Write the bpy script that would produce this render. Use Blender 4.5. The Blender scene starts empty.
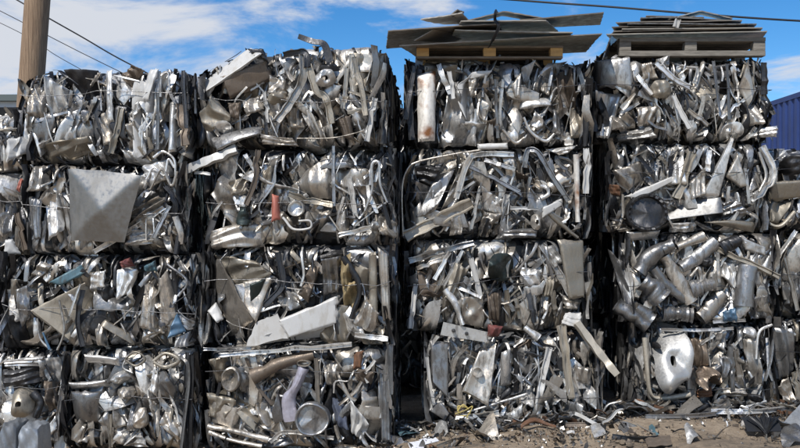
import bpy, math, random
import numpy as np
from math import radians as R, sin, cos, pi

SC = bpy.context.scene
COL = SC.collection
rng = np.random.default_rng(7)
F = 800.0            # focal length in photo pixels
EYE = 2.2            # camera height
CX, CY = 400.0, 224.0

def at(px, py, Y):
    """photo pixel seen at distance Y -> world point"""
    return np.array([(px-CX)*Y/F, Y, EYE-(py-CY)*Y/F])

def gz(x, y=8.0):
    x = np.asarray(x, float)
    return -0.08+0.10*np.clip((x+0.7)/0.8, 0, 1)+0.145*np.clip((x-0.1)/2.5, 0, 1)

def on_ground(px, py):
    z = 0.0
    for _ in range(12):
        Y = (EYE-z)*F/(py-CY)
        z = float(gz((px-CX)*Y/F))
    return np.array([(px-CX)*Y/F, Y, z])

# ------------------------------------------------------------------ materials
MATS = {}
def nn(nt, t, **kw):
    n = nt.nodes.new(t)
    for k, v in kw.items():
        setattr(n, k, v)
    return n
def metal(name, col, metallic=0.92, rough=0.36, dirt=(0.05, 0.042, 0.034), dirt_amt=0.35, bump=0.22, var=0.35, scale=9.0, rust=0.0):
    m = bpy.data.materials.new(name); m.use_nodes = True
    nt = m.node_tree; nt.nodes.clear()
    L = nt.links.new
    out = nn(nt, 'ShaderNodeOutputMaterial'); b = nn(nt, 'ShaderNodeBsdfPrincipled')
    L(b.outputs[0], out.inputs[0])
    tc = nn(nt, 'ShaderNodeTexCoord'); oi = nn(nt, 'ShaderNodeObjectInfo')
    add = nn(nt, 'ShaderNodeVectorMath', operation='ADD')
    comb = nn(nt, 'ShaderNodeMath', operation='MULTIPLY'); comb.inputs[1].default_value = 37.0
    L(oi.outputs['Random'], comb.inputs[0]); L(tc.outputs['Object'], add.inputs[0]); L(comb.outputs[0], add.inputs[1])
    n1 = nn(nt, 'ShaderNodeTexNoise'); n1.inputs['Scale'].default_value = scale; n1.inputs['Detail'].default_value = 5; n1.inputs['Roughness'].default_value = 0.65
    n2 = nn(nt, 'ShaderNodeTexNoise'); n2.inputs['Scale'].default_value = scale*6; n2.inputs['Detail'].default_value = 3
    mpz = nn(nt, 'ShaderNodeMapping'); mpz.inputs['Scale'].default_value = (1.5, 1.5, 0.6); L(add.outputs[0], mpz.inputs[0]); L(mpz.outputs[0], n1.inputs['Vector']); L(add.outputs[0], n2.inputs['Vector'])
    # brightness variation from piece to piece
    mr = nn(nt, 'ShaderNodeMapRange'); mr.inputs[3].default_value = 1-var; mr.inputs[4].default_value = 1+var*0.6
    L(oi.outputs['Random'], mr.inputs[0])
    mulc = nn(nt, 'ShaderNodeMix', data_type='RGBA', blend_type='MULTIPLY'); mulc.inputs[0].default_value = 1
    mulc.inputs[6].default_value = (*col, 1)
    L(mr.outputs[0], mulc.inputs[7])
    r1 = nn(nt, 'ShaderNodeMapRange'); r1.inputs[1].default_value = 0.50; r1.inputs[2].default_value = 0.62
    r1.inputs[4].default_value = dirt_amt
    L(n1.outputs[0], r1.inputs[0])
    mix = nn(nt, 'ShaderNodeMix', data_type='RGBA'); mix.inputs[7].default_value = (*dirt, 1)
    L(r1.outputs[0], mix.inputs[0]); L(mulc.outputs[2], mix.inputs[6])
    last = mix.outputs[2]
    if rust > 0:
        n3 = nn(nt, 'ShaderNodeTexNoise'); n3.inputs['Scale'].default_value = 6; n3.inputs['Detail'].default_value = 6
        L(add.outputs[0], n3.inputs['Vector'])
        r3 = nn(nt, 'ShaderNodeMapRange'); r3.inputs[1].default_value = 0.62-rust*0.2; r3.inputs[2].default_value = 0.7
        L(n3.outputs[0], r3.inputs[0])
        mx = nn(nt, 'ShaderNodeMix', data_type='RGBA'); mx.inputs[7].default_value = (0.23, 0.09, 0.03, 1)
        L(r3.outputs[0], mx.inputs[0]); L(last, mx.inputs[6]); last = mx.outputs[2]
    L(last, b.inputs['Base Color'])
    # dirt is less metallic and rougher
    mm = nn(nt, 'ShaderNodeMapRange'); mm.inputs[1].default_value = 0.5; mm.inputs[2].default_value = 0.66
    mm.inputs[3].default_value = metallic; mm.inputs[4].default_value = metallic*0.45
    L(n1.outputs[0], mm.inputs[0]); L(mm.outputs[0], b.inputs['Metallic'])
    rr = nn(nt, 'ShaderNodeMapRange'); rr.inputs[1].default_value = 0.3; rr.inputs[2].default_value = 0.7
    rr.inputs[3].default_value = rough*0.75; rr.inputs[4].default_value = min(1, rough*1.45)
    L(n2.outputs[0], rr.inputs[0]); L(rr.outputs[0], b.inputs['Roughness'])
    bp1 = nn(nt, 'ShaderNodeBump'); bp1.inputs['Strength'].default_value = bump; bp1.inputs['Distance'].default_value = 0.025
    bp2 = nn(nt, 'ShaderNodeBump'); bp2.inputs['Strength'].default_value = bump*0.5; bp2.inputs['Distance'].default_value = 0.004
    L(n1.outputs[0], bp1.inputs['Height']); L(n2.outputs[0], bp2.inputs['Height'])
    L(bp1.outputs[0], bp2.inputs['Normal']); L(bp2.outputs[0], b.inputs['Normal'])
    MATS[name] = m
    return m

metal('bright', (0.73, 0.71, 0.675), rough=0.37, metallic=0.76, dirt_amt=0.65)
metal('warm', (0.53, 0.485, 0.425), rough=0.38, metallic=0.80, dirt_amt=0.7)
metal('grey', (0.34, 0.335, 0.33), rough=0.36, metallic=0.85, dirt_amt=0.7)
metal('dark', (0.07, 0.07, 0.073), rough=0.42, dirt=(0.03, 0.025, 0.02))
metal('khaki', (0.36, 0.32, 0.26), rough=0.45, metallic=0.8)
metal('brown', (0.17, 0.135, 0.105), rough=0.5, metallic=0.6)
metal('black', (0.025, 0.025, 0.028), rough=0.5, metallic=0.2, var=0.5)
metal('white', (0.53, 0.52, 0.50), rough=0.42, metallic=0.12, dirt=(0.3, 0.26, 0.2), dirt_amt=0.35, var=0.12, bump=0.15)
metal('panel', (0.27, 0.263, 0.25), rough=0.42, metallic=0.85, bump=0.06, var=0.02, dirt_amt=0.2, scale=4)
metal('tan', (0.42, 0.375, 0.305), rough=0.5, metallic=0.5)
metal('tanksteel', (0.46, 0.45, 0.43), rough=0.46, metallic=0.7, dirt_amt=0.3)
metal('rust', (0.17, 0.08, 0.04), rough=0.75, metallic=0.1)
metal('rustywhite', (0.70, 0.66, 0.6), rough=0.5, metallic=0.3, rust=0.6)
metal('copper', (0.30, 0.235, 0.18), rough=0.45, metallic=0.9)
metal('teal', (0.08, 0.15, 0.18), rough=0.5, metallic=0.2, var=0.1, dirt_amt=0.7)
metal('blue', (0.07, 0.14, 0.22), rough=0.4, metallic=0.1, var=0.1)
metal('red', (0.16, 0.055, 0.05), rough=0.4, metallic=0.1, var=0.1)
metal('orange', (0.42, 0.14, 0.10), rough=0.45, metallic=0.05, var=0.1)
metal('lilac', (0.42, 0.40, 0.46), rough=0.45, metallic=0.4, var=0.05)
metal('green', (0.035, 0.048, 0.045), rough=0.4, metallic=0.5)
metal('ochre', (0.33, 0.25, 0.13), rough=0.6, metallic=0.1)
metal('yellow', (0.42, 0.33, 0.10), rough=0.5, metallic=0.0)
metal('cloth', (0.06, 0.07, 0.10), rough=0.8, metallic=0.0)
metal('sheetdark', (0.28, 0.24, 0.20), rough=0.5, metallic=0.55, bump=0.08, scale=3)  # dark brown, with the shade of the sheets' undersides put into the colour
metal('sheetgrey', (0.5, 0.46, 0.40), rough=0.5, metallic=0.6, bump=0.08, scale=3)
metal('block', (0.30, 0.32, 0.345), rough=0.45, metallic=0.6)

def simple(name, col, rough=0.6, noise=None, metallic=0.0, stretch=(1, 1, 1), bump=0.2, scale=8):
    m = bpy.data.materials.new(name); m.use_nodes = True
    nt = m.node_tree; b = nt.nodes['Principled BSDF']; L = nt.links.new
    b.inputs['Roughness'].default_value = rough; b.inputs['Metallic'].default_value = metallic
    b.inputs['Base Color'].default_value = (*col, 1)
    if noise:
        tc = nn(nt, 'ShaderNodeTexCoord'); mp = nn(nt, 'ShaderNodeMapping'); mp.inputs['Scale'].default_value = stretch
        n = nn(nt, 'ShaderNodeTexNoise'); n.inputs['Scale'].default_value = scale; n.inputs['Detail'].default_value = 8; n.inputs['Roughness'].default_value = 0.65
        cr = nn(nt, 'ShaderNodeMapRange'); cr.inputs[1].default_value = 0.3; cr.inputs[2].default_value = 0.7
        mx = nn(nt, 'ShaderNodeMix', data_type='RGBA'); mx.inputs[6].default_value = (*col, 1); mx.inputs[7].default_value = (*noise, 1)
        bp = nn(nt, 'ShaderNodeBump'); bp.inputs['Strength'].default_value = bump; bp.inputs['Distance'].default_value = 0.02
        L(tc.outputs['Object'], mp.inputs[0]); L(mp.outputs[0], n.inputs['Vector']); L(n.outputs[0], cr.inputs[0])
        L(cr.outputs[0], mx.inputs[0]); L(mx.outputs[2], b.inputs['Base Color'])
        L(n.outputs[0], bp.inputs['Height']); L(bp.outputs[0], b.inputs['Normal'])
    MATS[name] = m
    return m
simple('pole_wood', (0.36, 0.25, 0.16), 0.85, (0.16, 0.10, 0.06), stretch=(16, 16, 0.8), bump=1.0, scale=3.6)
simple('new_wood', (0.62, 0.37, 0.14), 0.75, (0.42, 0.24, 0.09), stretch=(3, 3, 12), scale=3)
simple('old_wood', (0.25, 0.20, 0.15), 0.85, (0.10, 0.08, 0.06), stretch=(2, 14, 14), scale=3)
simple('pale_wood', (0.25, 0.225, 0.19), 0.85, (0.10, 0.09, 0.075), stretch=(2, 14, 14), scale=3)
simple('rubber', (0.015, 0.015, 0.017), 0.55)
simple('container_blue', (0.014, 0.040, 0.17), 0.55, (0.010, 0.026, 0.11), scale=1.5, bump=0.05)
simple('paper', (0.78, 0.79, 0.82), 0.7, (0.6, 0.62, 0.68), scale=20)
simple('wall_pale', (0.50, 0.55, 0.60), 0.8, (0.42, 0.46, 0.50), scale=1)
simple('roof_dark', (0.08, 0.10, 0.10), 0.6)
simple('glass_dark', (0.10, 0.15, 0.20), 0.15, metallic=0.3)
simple('black_plastic', (0.012, 0.012, 0.013), 0.45)

def ground_mat():
    m = bpy.data.materials.new('yard_dirt'); m.use_nodes = True
    nt = m.node_tree; b = nt.nodes['Principled BSDF']; L = nt.links.new
    b.inputs['Roughness'].default_value = 0.95
    tc = nn(nt, 'ShaderNodeTexCoord')
    def noise(s, d=6, r=0.6):
        n = nn(nt, 'ShaderNodeTexNoise'); n.inputs['Scale'].default_value = s; n.inputs['Detail'].default_value = d; n.inputs['Roughness'].default_value = r
        L(tc.outputs['Object'], n.inputs['Vector']); return n
    a = noise(1.6); c = noise(14, 8, 0.7); f = noise(70, 4)
    cr = nn(nt, 'ShaderNodeValToRGB'); e = cr.color_ramp.elements
    e[0].position = 0.34; e[0].color = (0.085, 0.07, 0.055, 1); e[1].position = 0.66; e[1].color = (0.40, 0.325, 0.24, 1)
    x = cr.color_ramp.elements.new(0.5); x.color = (0.26, 0.20, 0.14, 1)
    s = nn(nt, 'ShaderNodeMath', operation='MULTIPLY_ADD'); s.inputs[1].default_value = 0.55
    h = nn(nt, 'ShaderNodeMath', operation='MULTIPLY'); h.inputs[1].default_value = 0.45
    L(c.outputs[0], h.inputs[0]); L(a.outputs[0], s.inputs[0]); L(h.outputs[0], s.inputs[2]); L(s.outputs[0], cr.inputs[0])
    L(cr.outputs[0], b.inputs['Base Color'])
    b1 = nn(nt, 'ShaderNodeBump'); b1.inputs['Strength'].default_value = 0.9; b1.inputs['Distance'].default_value = 0.04
    b2 = nn(nt, 'ShaderNodeBump'); b2.inputs['Strength'].default_value = 0.7; b2.inputs['Distance'].default_value = 0.01
    L(c.outputs[0], b1.inputs['Height']); L(f.outputs[0], b2.inputs['Height']); L(b1.outputs[0], b2.inputs['Normal']); L(b2.outputs[0], b.inputs['Normal'])
    MATS['dirt'] = m
ground_mat()

# ------------------------------------------------------------------ mesh helpers
def mk(name, V, Q, mat, parent=None, center=True, sharp=28, tris=None, smooth=True):
    """V (n,3) in parent space, Q (m,4) quads, optional tris (k,3) -> ONE mesh object"""
    V = np.asarray(V, dtype=np.float64)
    c = (V.min(0)+V.max(0))/2 if center else np.zeros(3)
    me = bpy.data.meshes.new(name)
    Q = np.asarray(Q, dtype=np.int32).reshape(-1, 4)
    T = np.asarray(tris if tris is not None else [], dtype=np.int32).reshape(-1, 3)
    nl = Q.size+T.size
    me.vertices.add(len(V)); me.vertices.foreach_set('co', (V-c).astype(np.float32).ravel())
    me.loops.add(nl); me.loops.foreach_set('vertex_index', np.concatenate([Q.ravel(), T.ravel()]))
    npoly = len(Q)+len(T)
    me.polygons.add(npoly)
    ls = np.concatenate([np.arange(len(Q))*4, Q.size+np.arange(len(T))*3]).astype(np.int32)
    me.polygons.foreach_set('loop_start', ls)
    me.polygons.foreach_set('use_smooth', np.full(npoly, smooth))
    me.update(calc_edges=True); me.validate()
    if smooth and sharp: me.set_sharp_from_angle(angle=R(sharp))
    me.materials.append(MATS[mat] if isinstance(mat, str) else mat)
    o = bpy.data.objects.new(name, me); COL.objects.link(o)
    if parent is not None: o.parent = parent
    o.location = c
    return o

def empty(name, loc, rz=0.0):
    o = bpy.data.objects.new(name, None); COL.objects.link(o)
    o.location = loc; o.rotation_euler = (0, 0, rz); o.empty_display_size = 0.2
    return o
def tag(o, label=None, cat=None, group=None, kind=None):
    if label: o['label'] = label
    if cat: o['category'] = cat
    if group: o['group'] = group
    if kind: o['kind'] = kind
    return o

def grid_faces(nu, nv):
    i = np.arange(nu-1)[:, None]*nv+np.arange(nv-1)[None, :]
    i = i.ravel()
    return np.stack([i, i+nv, i+nv+1, i+1], 1)

def thicken(V, nu, nv, t=0.004):
    """grid surface -> closed thin sheet"""
    P = V.reshape(nu, nv, 3)
    du = np.gradient(P, axis=0); dv = np.gradient(P, axis=1)
    N = np.cross(du, dv); N /= (np.linalg.norm(N, axis=2, keepdims=True)+1e-9)
    B = (P-N*t).reshape(-1, 3)
    Q = grid_faces(nu, nv); n = nu*nv
    Qb = Q[:, ::-1]+n
    idx = np.arange(n).reshape(nu, nv)
    loop = np.concatenate([idx[:, 0], idx[-1, 1:], idx[-2::-1, -1], idx[0, -2:0:-1]])
    nx = np.roll(loop, -1)
    rim = np.stack([nx, loop, loop+n, nx+n], 1)
    return np.concatenate([V, B]), np.concatenate([Q[:, ::-1], Qb[:, ::-1], rim[:, ::-1]])

def creases(U, Vv, n, amp, r=rng):
    """height field of sharp random creases, U,V in metres"""
    h = np.zeros_like(U)
    ex = max(U.max()-U.min(), 0.02); ey = max(Vv.max()-Vv.min(), 0.02)
    for _ in range(n):
        a = r.uniform(0, pi); cu = r.uniform(U.min(), U.max()); cv = r.uniform(Vv.min(), Vv.max())
        d = (U-cu)*cos(a)+(Vv-cv)*sin(a)
        d = d+0.05*min(ex, ey)*np.sin((U*sin(a)-Vv*cos(a))*r.uniform(4, 14)/max(ex, ey)+r.uniform(0, 6))*r.uniform(0, 1)
        k = r.uniform(-1, 1)
        f = np.sqrt(d*d+(0.02*max(ex, ey))**2)
        if r.random() < 0.4:
            f = np.abs(((d/ (0.35*max(ex, ey))+0.5) % 1.0)-0.5)*0.35*max(ex, ey)*0.7
        h += k*f
    h -= h.mean()
    return h*amp

def rand_sheet(W, H, nf, amp, nu=13, nv=13, r=rng, small=False):
    """crushed sheet: an accordion profile with rounded folds swept along a kinked length"""
    u = np.linspace(0, 1, nu); v = np.linspace(0, 1, nv)
    K = max(2, nf)
    cuts = np.sort(r.uniform(0.06, 0.94, K-1))
    sg = np.where(np.arange(K) % 2 == 0, 1.0, -1.0)*(1 if r.random() < .5 else -1)
    a0 = sg*r.uniform(0.3, 1.3, K)*amp; a1 = a0*r.uniform(0.3, 1.4, K); am = a0*r.uniform(0.4, 1.5, K)
    shift = r.normal(0, 0.13, K-1)
    um = (u[1:]+u[:-1])/2
    X = np.zeros((nu, nv)); Z = np.zeros((nu, nv)); soft = r.uniform(0.003, 0.02)
    pw = r.uniform(1, 5); pp = r.uniform(0, 6)
    for j, t in enumerate(v):
        th = a0*(1-t)*(1-t)+2*am*t*(1-t)+a1*t*t
        cc = np.sort(np.clip(cuts+shift*(t-0.5)*2+0.04*np.sin(t*pw*3+pp), 0.02, 0.98))
        ang = th[0]+np.sum((th[1:]-th[:-1])[None, :]*(0.5+0.5*np.tanh((um[:, None]-cc[None, :])/soft)), 1)
        wd = W*(1-r.uniform(0, .02)) / (nu-1)*1.15
        X[1:, j] = np.cumsum(np.cos(ang)*wd); Z[1:, j] = np.cumsum(np.sin(ang)*wd)
    X -= X.mean(0)[None, :]; Z -= Z.mean(0)[None, :]
    Y = (v[None, :]-0.5)*H*np.ones((nu, 1))
    e0 = r.uniform(-0.3, 0.3)*H*(u-0.5)+0.04*H*np.sin(u*r.uniform(2, 7)+pp); e1 = r.uniform(-0.35, 0.35)*H*(u-0.5)+0.04*H*np.sin(u*r.uniform(2, 7))
    Y += e0[:, None]*(1-v)[None, :]**2+e1[:, None]*v[None, :]**2
    X *= (1+r.uniform(-0.5, 0.4)*(v-0.5)-r.uniform(0, .5)*np.abs(v-.5)**2*2)[None, :]
    # kinks across the length
    for _ in range(r.integers(1, 3)):
        k = r.uniform(0.15, 0.85); sl = r.uniform(-0.7, 0.7); sw = r.uniform(-0.9, 0.9)
        kk = k+0.15*r.uniform(-1, 1)*(u-0.5)
        d = (v[None, :]-kk[:, None]); f = np.sqrt(d*d+0.0009)
        X += sl*0.30*H*(f-f.mean()); Z += sw*0.40*H*(f-f.mean())
    if not small: Z += creases(X, Y, r.integers(4, 9), 0.42, r)
    # rolled rim
    eu = np.minimum(u, 1-u)*W; ev = np.minimum(v, 1-v)*H
    Z -= r.uniform(0.0, 0.03)*np.exp(-np.minimum(eu[:, None], ev[None, :])/0.012)
    return np.stack([X.ravel(), Y.ravel(), Z.ravel()], 1), nu, nv      # u right, v up, w out

def rotm(yaw, pitch, roll):
    cy, sy, cp, sp, cr, sr = cos(yaw), sin(yaw), cos(pitch), sin(pitch), cos(roll), sin(roll)
    A = np.array([[cy, 0, sy], [0, 1, 0], [-sy, 0, cy]])
    B = np.array([[1, 0, 0], [0, cp, -sp], [0, sp, cp]])
    C = np.array([[cr, -sr, 0], [sr, cr, 0], [0, 0, 1]])
    return C @ B @ A

def smooth_path(P, n=None):
    P = np.asarray(P, float)
    if len(P) < 3:
        k = n or 5
        t = np.linspace(0, 1, k)[:, None]
        return P[0]*(1-t)+P[-1]*t
    n = n or 4
    E = np.vstack([2*P[0]-P[1], P, 2*P[-1]-P[-2]]); out = []
    for i in range(1, len(E)-2):
        for t in np.arange(n)/n:
            a, b, c, d = E[i-1], E[i], E[i+1], E[i+2]
            out.append(0.5*((2*b)+(-a+c)*t+(2*a-5*b+4*c-d)*t*t+(-a+3*b-3*c+d)*t**3))
    out.append(P[-1])
    return np.array(out)

def tube(P, rad, seg=12, hollow=True, crush=0.15, r=rng, ribs=0, taper=1.0, box=False, flat=1.0, chan=True):
    """P path points (n,3) -> verts, quads; open ends show their bore"""
    P = np.asarray(P, float)
    n = len(P)
    if ribs:
        t = np.linspace(0, 1, ribs*4+1); s = np.linspace(0, 1, n)
        P = np.stack([np.interp(t, s, P[:, k]) for k in range(3)], 1); n = len(P)
    T = np.gradient(P, axis=0); T /= np.linalg.norm(T, axis=1, keepdims=True)+1e-9
    up = np.array([0.15, -1.0, 0.1])
    A = np.cross(T, up); A /= np.linalg.norm(A, axis=1, keepdims=True)+1e-9
    B = np.cross(A, T)
    if box:
        pa = np.array([-1, -1, -.72, -.62, .62, .72, 1, 1]); pb = np.array([-1, 1, 1, -.2, -.2, 1, 1, -1.]); seg = 8; ang = np.arange(8)*0.
        if chan is False: pa = np.array([-1, -1, 1, 1]); pb = np.array([-1, 1, 1, -1.]); seg = 4; ang = np.zeros(4)
        tt = np.linspace(0, 1, n)[:, None]
        P = P+rad*0.15*np.sin(tt*r.uniform(2, 7, 3)+r.uniform(0, 6, 3))
        kink = r.uniform(.2, .8); P = P+r.normal(0, 1, 3)*rad*0.5*np.maximum(0, 1-np.abs(tt-kink)/.12)*(crush > .1)
    else:
        ang = np.arange(seg)*2*pi/seg
    ph = r.uniform(0, 6); rings = []
    rr = np.full(n, rad)*np.linspace(1, taper, n)
    dents = [(r.uniform(.05, .95), r.uniform(0, 2*pi), r.uniform(.3, 1)) for _ in range(5)] if (crush > .1 and not box) else []
    if ribs: rr = rr*(1+0.10*np.cos(np.arange(n)*pi/2))
    dent = 1+crush*(r.random(n)-0.5)*(0.25 if n > 15 else 1.0)
    tws = r.uniform(1, 6)
    k2 = crush*np.sin(np.linspace(0, r.uniform(2, 6), n)+ph)
    for i in range(n):
        f = rr[i]*dent[i]
        ca, sa = np.cos(ang)*(1+k2[i]), np.sin(ang)*(1-k2[i])*flat
        if box:
            tw = 0.35*sin(i/(n-1)*tws+ph)
            c0, s0 = pa*(1+0.7*crush*sin(i*.9+ph)), pb*flat
            ca, sa = c0*cos(tw)-s0*sin(tw), c0*sin(tw)+s0*cos(tw)
        for dt, da, dd in dents:
            kd = dd*crush*2.4*np.exp(-((i/(n-1)-dt)/.09)**2)*np.clip(np.cos(ang-da), 0, 1)**2
            ca, sa = ca*(1-kd), sa*(1-kd)
        rings.append(P[i]+f*(ca[:, None]*A[i]+sa[:, None]*B[i]))
    if hollow:
        def ins(i, s, off):
            c = P[i]; return c+(rings[i]-c)*s+T[i]*off
        dep = min(rad*2.0, 0.12)
        first = [ins(0, 0.05, dep), ins(0, 0.8, dep), ins(0, 0.82, 0)]
        last = [ins(n-1, 0.82, 0), ins(n-1, 0.8, -dep), ins(n-1, 0.05, -dep)]
    else:
        first = [P[0]+(rings[0]-P[0])*0.02]; last = [P[-1]+(rings[-1]-P[-1])*0.02]
    allr = first+rings+last
    V = np.concatenate(allr); m = len(allr); Q = []
    i = np.arange(m-1)[:, None]*seg; j = np.arange(seg)[None, :]; j2 = (j+1) % seg
    Q = np.stack([(i+j), (i+j2), (i+seg+j2), (i+seg+j)], 2).reshape(-1, 4)
    return V, Q

def dome(rx, rz, h, nu=22, nrad=9, crump=0.12, hole=None, r=rng):
    """bulged shell with a rolled rim in the u,v,w frame, closed at the back"""
    ang = np.linspace(0, 2*pi, nu, endpoint=False)
    rad = np.linspace(0.02, 1, nrad)
    if hole: rad = np.concatenate([[hole*0.98], [hole*1.0], np.linspace(hole*1.15, 1, nrad-2)])
    e = 2.6
    rings = []
    for k, s in enumerate(rad):
        c, sn = np.cos(ang), np.sin(ang)
        sup = (np.abs(c)**e+np.abs(sn)**e)**(-1/e)
        x = rx*s*c*sup; z = rz*s*sn*sup
        w = h*(1-s**2.4)
        w = w*np.ones(nu)
        if hole and k == 0: w = w-min(0.08, h+0.03)
        rings.append(np.stack([x, z, w], 1))
    V = np.concatenate(rings)
    V[:, 2] += creases(V[:, 0], V[:, 1], 12, crump*2.2, r)+crump*0.9*h*np.sin(V[:, 0]/rx*r.uniform(2, 5)+V[:, 1]/rz*r.uniform(-3, 3)+r.uniform(0, 6))
    V[:, :2] *= 1+creases(V[:, 0], V[:, 1], 4, 0.9, r)[:, None]
    back = V[-nu:].copy(); back[:, 2] -= 0.06; back[:, :2] *= 0.93
    V = np.concatenate([V, back]); m = len(rings)+1
    i = np.arange(m-1)[:, None]*nu; j = np.arange(nu)[None, :]; j2 = (j+1) % nu
    Q = np.stack([(i+j), (i+nu+j), (i+nu+j2), (i+j2)], 2).reshape(-1, 4)
    return V, Q

def uvw(V, C=(0, 0, 0)):
    """u,v,w -> x,-y(toward camera),z"""
    V = np.asarray(V)
    return np.stack([V[:, 0]+C[0], C[1]-V[:, 2], V[:, 1]+C[2]], 1)

def box_vq(x0, x1, y0, y1, z0, z1):
    V = np.array([[x, y, z] for x in (x0, x1) for y in (y0, y1) for z in (z0, z1)], float)
    Q = [[0, 1, 3, 2], [4, 6, 7, 5], [0, 4, 5, 1], [2, 3, 7, 6], [0, 2, 6, 4], [1, 5, 7, 3]]
    return V, np.array(Q)
def merge(parts):
    Vs, Qs, o = [], [], 0
    for V, Q in parts:
        Vs.append(V); Qs.append(np.asarray(Q)+o); o += len(V)
    return np.concatenate(Vs), np.concatenate(Qs)

# ------------------------------------------------------------------ scrap bales
PAL = {'bright': .33, 'warm': .30, 'grey': .23, 'khaki': .03, 'dark': .09, 'black': .03, 'brown': .02, 'white': .035}
def pick(pal, r): 
    k = list(pal); p = np.array([pal[q] for q in k]); return k[int(r.choice(len(k), p=p/p.sum()))]

ALLNAMES = {'q': 'crushed_sheet', 't': 'pipe', 'b': 'bent_bar', 'g': 'crushed_tank', 'd': 'round_lid', 'w': 'wire'}

def core_mesh(hw, dp, h, r):
    """dark compacted mass with ridged sides, open nowhere"""
    parts = []
    def face(nu, nv, f, W, H, amp):
        u = np.linspace(-.5, .5, nu); v = np.linspace(-.5, .5, nv)
        U, Vv = np.meshgrid(u*W, v*H, indexing='ij')
        w = np.zeros_like(U)
        for s in (0.16, 0.07):
            ph = r.uniform(0, 6); x = U/s+0.5*np.sin(Vv*r.uniform(2, 5)+ph)+0.3*np.sin(Vv*11+ph)
            w += s*0.45*np.abs((x % 1)-0.5)*2
        w += creases(U, Vv, 8, 0.10, r)
        w = w*amp
        edge = np.minimum(np.minimum(u+.5, .5-u)[:, None]*W, np.minimum(v+.5, .5-v)[None, :]*H)
        w = np.minimum(w, 0.05)-0.05*np.exp(-edge/0.03)
        return f(U, Vv, w), grid_faces(nu, nv)
    d2 = dp
    fr = 0.28
    def F_(U, V, w): return np.stack([U.ravel(), (fr-w).ravel(), (V+h/2).ravel()], 1)
    def L_(U, V, w): return np.stack([(-hw+0.03-w).ravel(), (-U+fr+(d2-fr)/2).ravel(), (V+h/2).ravel()], 1)
    def R_(U, V, w): return np.stack([(hw-0.03+w).ravel(), (U+fr+(d2-fr)/2).ravel(), (V+h/2).ravel()], 1)
    def T_(U, V, w): return np.stack([U.ravel(), (V+fr+(d2-fr)/2).ravel(), (h-0.02+w*0.5).ravel()], 1)
    def D_(U, V, w): return np.stack([-U.ravel(), (V+fr+(d2-fr)/2).ravel(), (0.012-w*0.1).ravel()], 1)
    def B_(U, V, w): return np.stack([-U.ravel(), (d2+w).ravel(), (V+h/2).ravel()], 1)
    W = 2*hw-0.06; D = d2-fr
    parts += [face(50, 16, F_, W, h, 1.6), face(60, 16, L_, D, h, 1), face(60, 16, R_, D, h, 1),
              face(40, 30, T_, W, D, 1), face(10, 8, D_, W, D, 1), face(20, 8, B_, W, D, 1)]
    return merge(parts)

def squeeze(V, hw, h, top=0.05, wmax=0.0, wmin=-0.45):
    """the press: soft-limit a piece (x, y, z in bale space, front at y=0) to the block"""
    x, y, z = V[:, 0].copy(), V[:, 1].copy(), V[:, 2].copy()
    over = np.maximum(np.abs(x)-hw, 0); x -= np.sign(x)*over*0.82
    over = np.maximum(z-h+0.02, 0); z -= over*(1-min(top*6, 0.55))
    under = np.maximum(0.03-z, 0); z += under*0.72
    out = np.maximum(-wmax-y, 0); y = y+out*0.85
    y = y+0.13*np.exp(-np.maximum(hw-np.abs(x), 0)/0.05)+0.16*np.exp(-np.maximum(h-z, 0)/0.035)+0.14*np.exp(-np.maximum(z, 0)/0.035)
    return np.stack([x, y, z], 1)

def cutz(P, bale):
    z = P[:, 2]
    if bale.get('cut'):
        for side, wd, dz in bale['cut']:
            if side == 0:
                lim = bale['h']-dz*np.maximum(P[:, 1]-wd, 0); z = np.minimum(z, lim+np.maximum(z-lim, 0)*0.1); continue
            dist = (P[:, 0]+bale['hw']) if side < 0 else (bale['hw']-P[:, 0])
            lim = bale['h']-dz*np.clip(1-dist/wd, 0, 1)
            z = np.minimum(z, lim+np.maximum(z-lim, 0)*0.15)
    return z
def place_piece(V, C, rot, bale):
    W = V @ rot.T
    P = uvw(W, C)
    P = squeeze(P, bale['hw'], bale['h'], bale['top']); P[:, 2] = cutz(P, bale)
    return P

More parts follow.
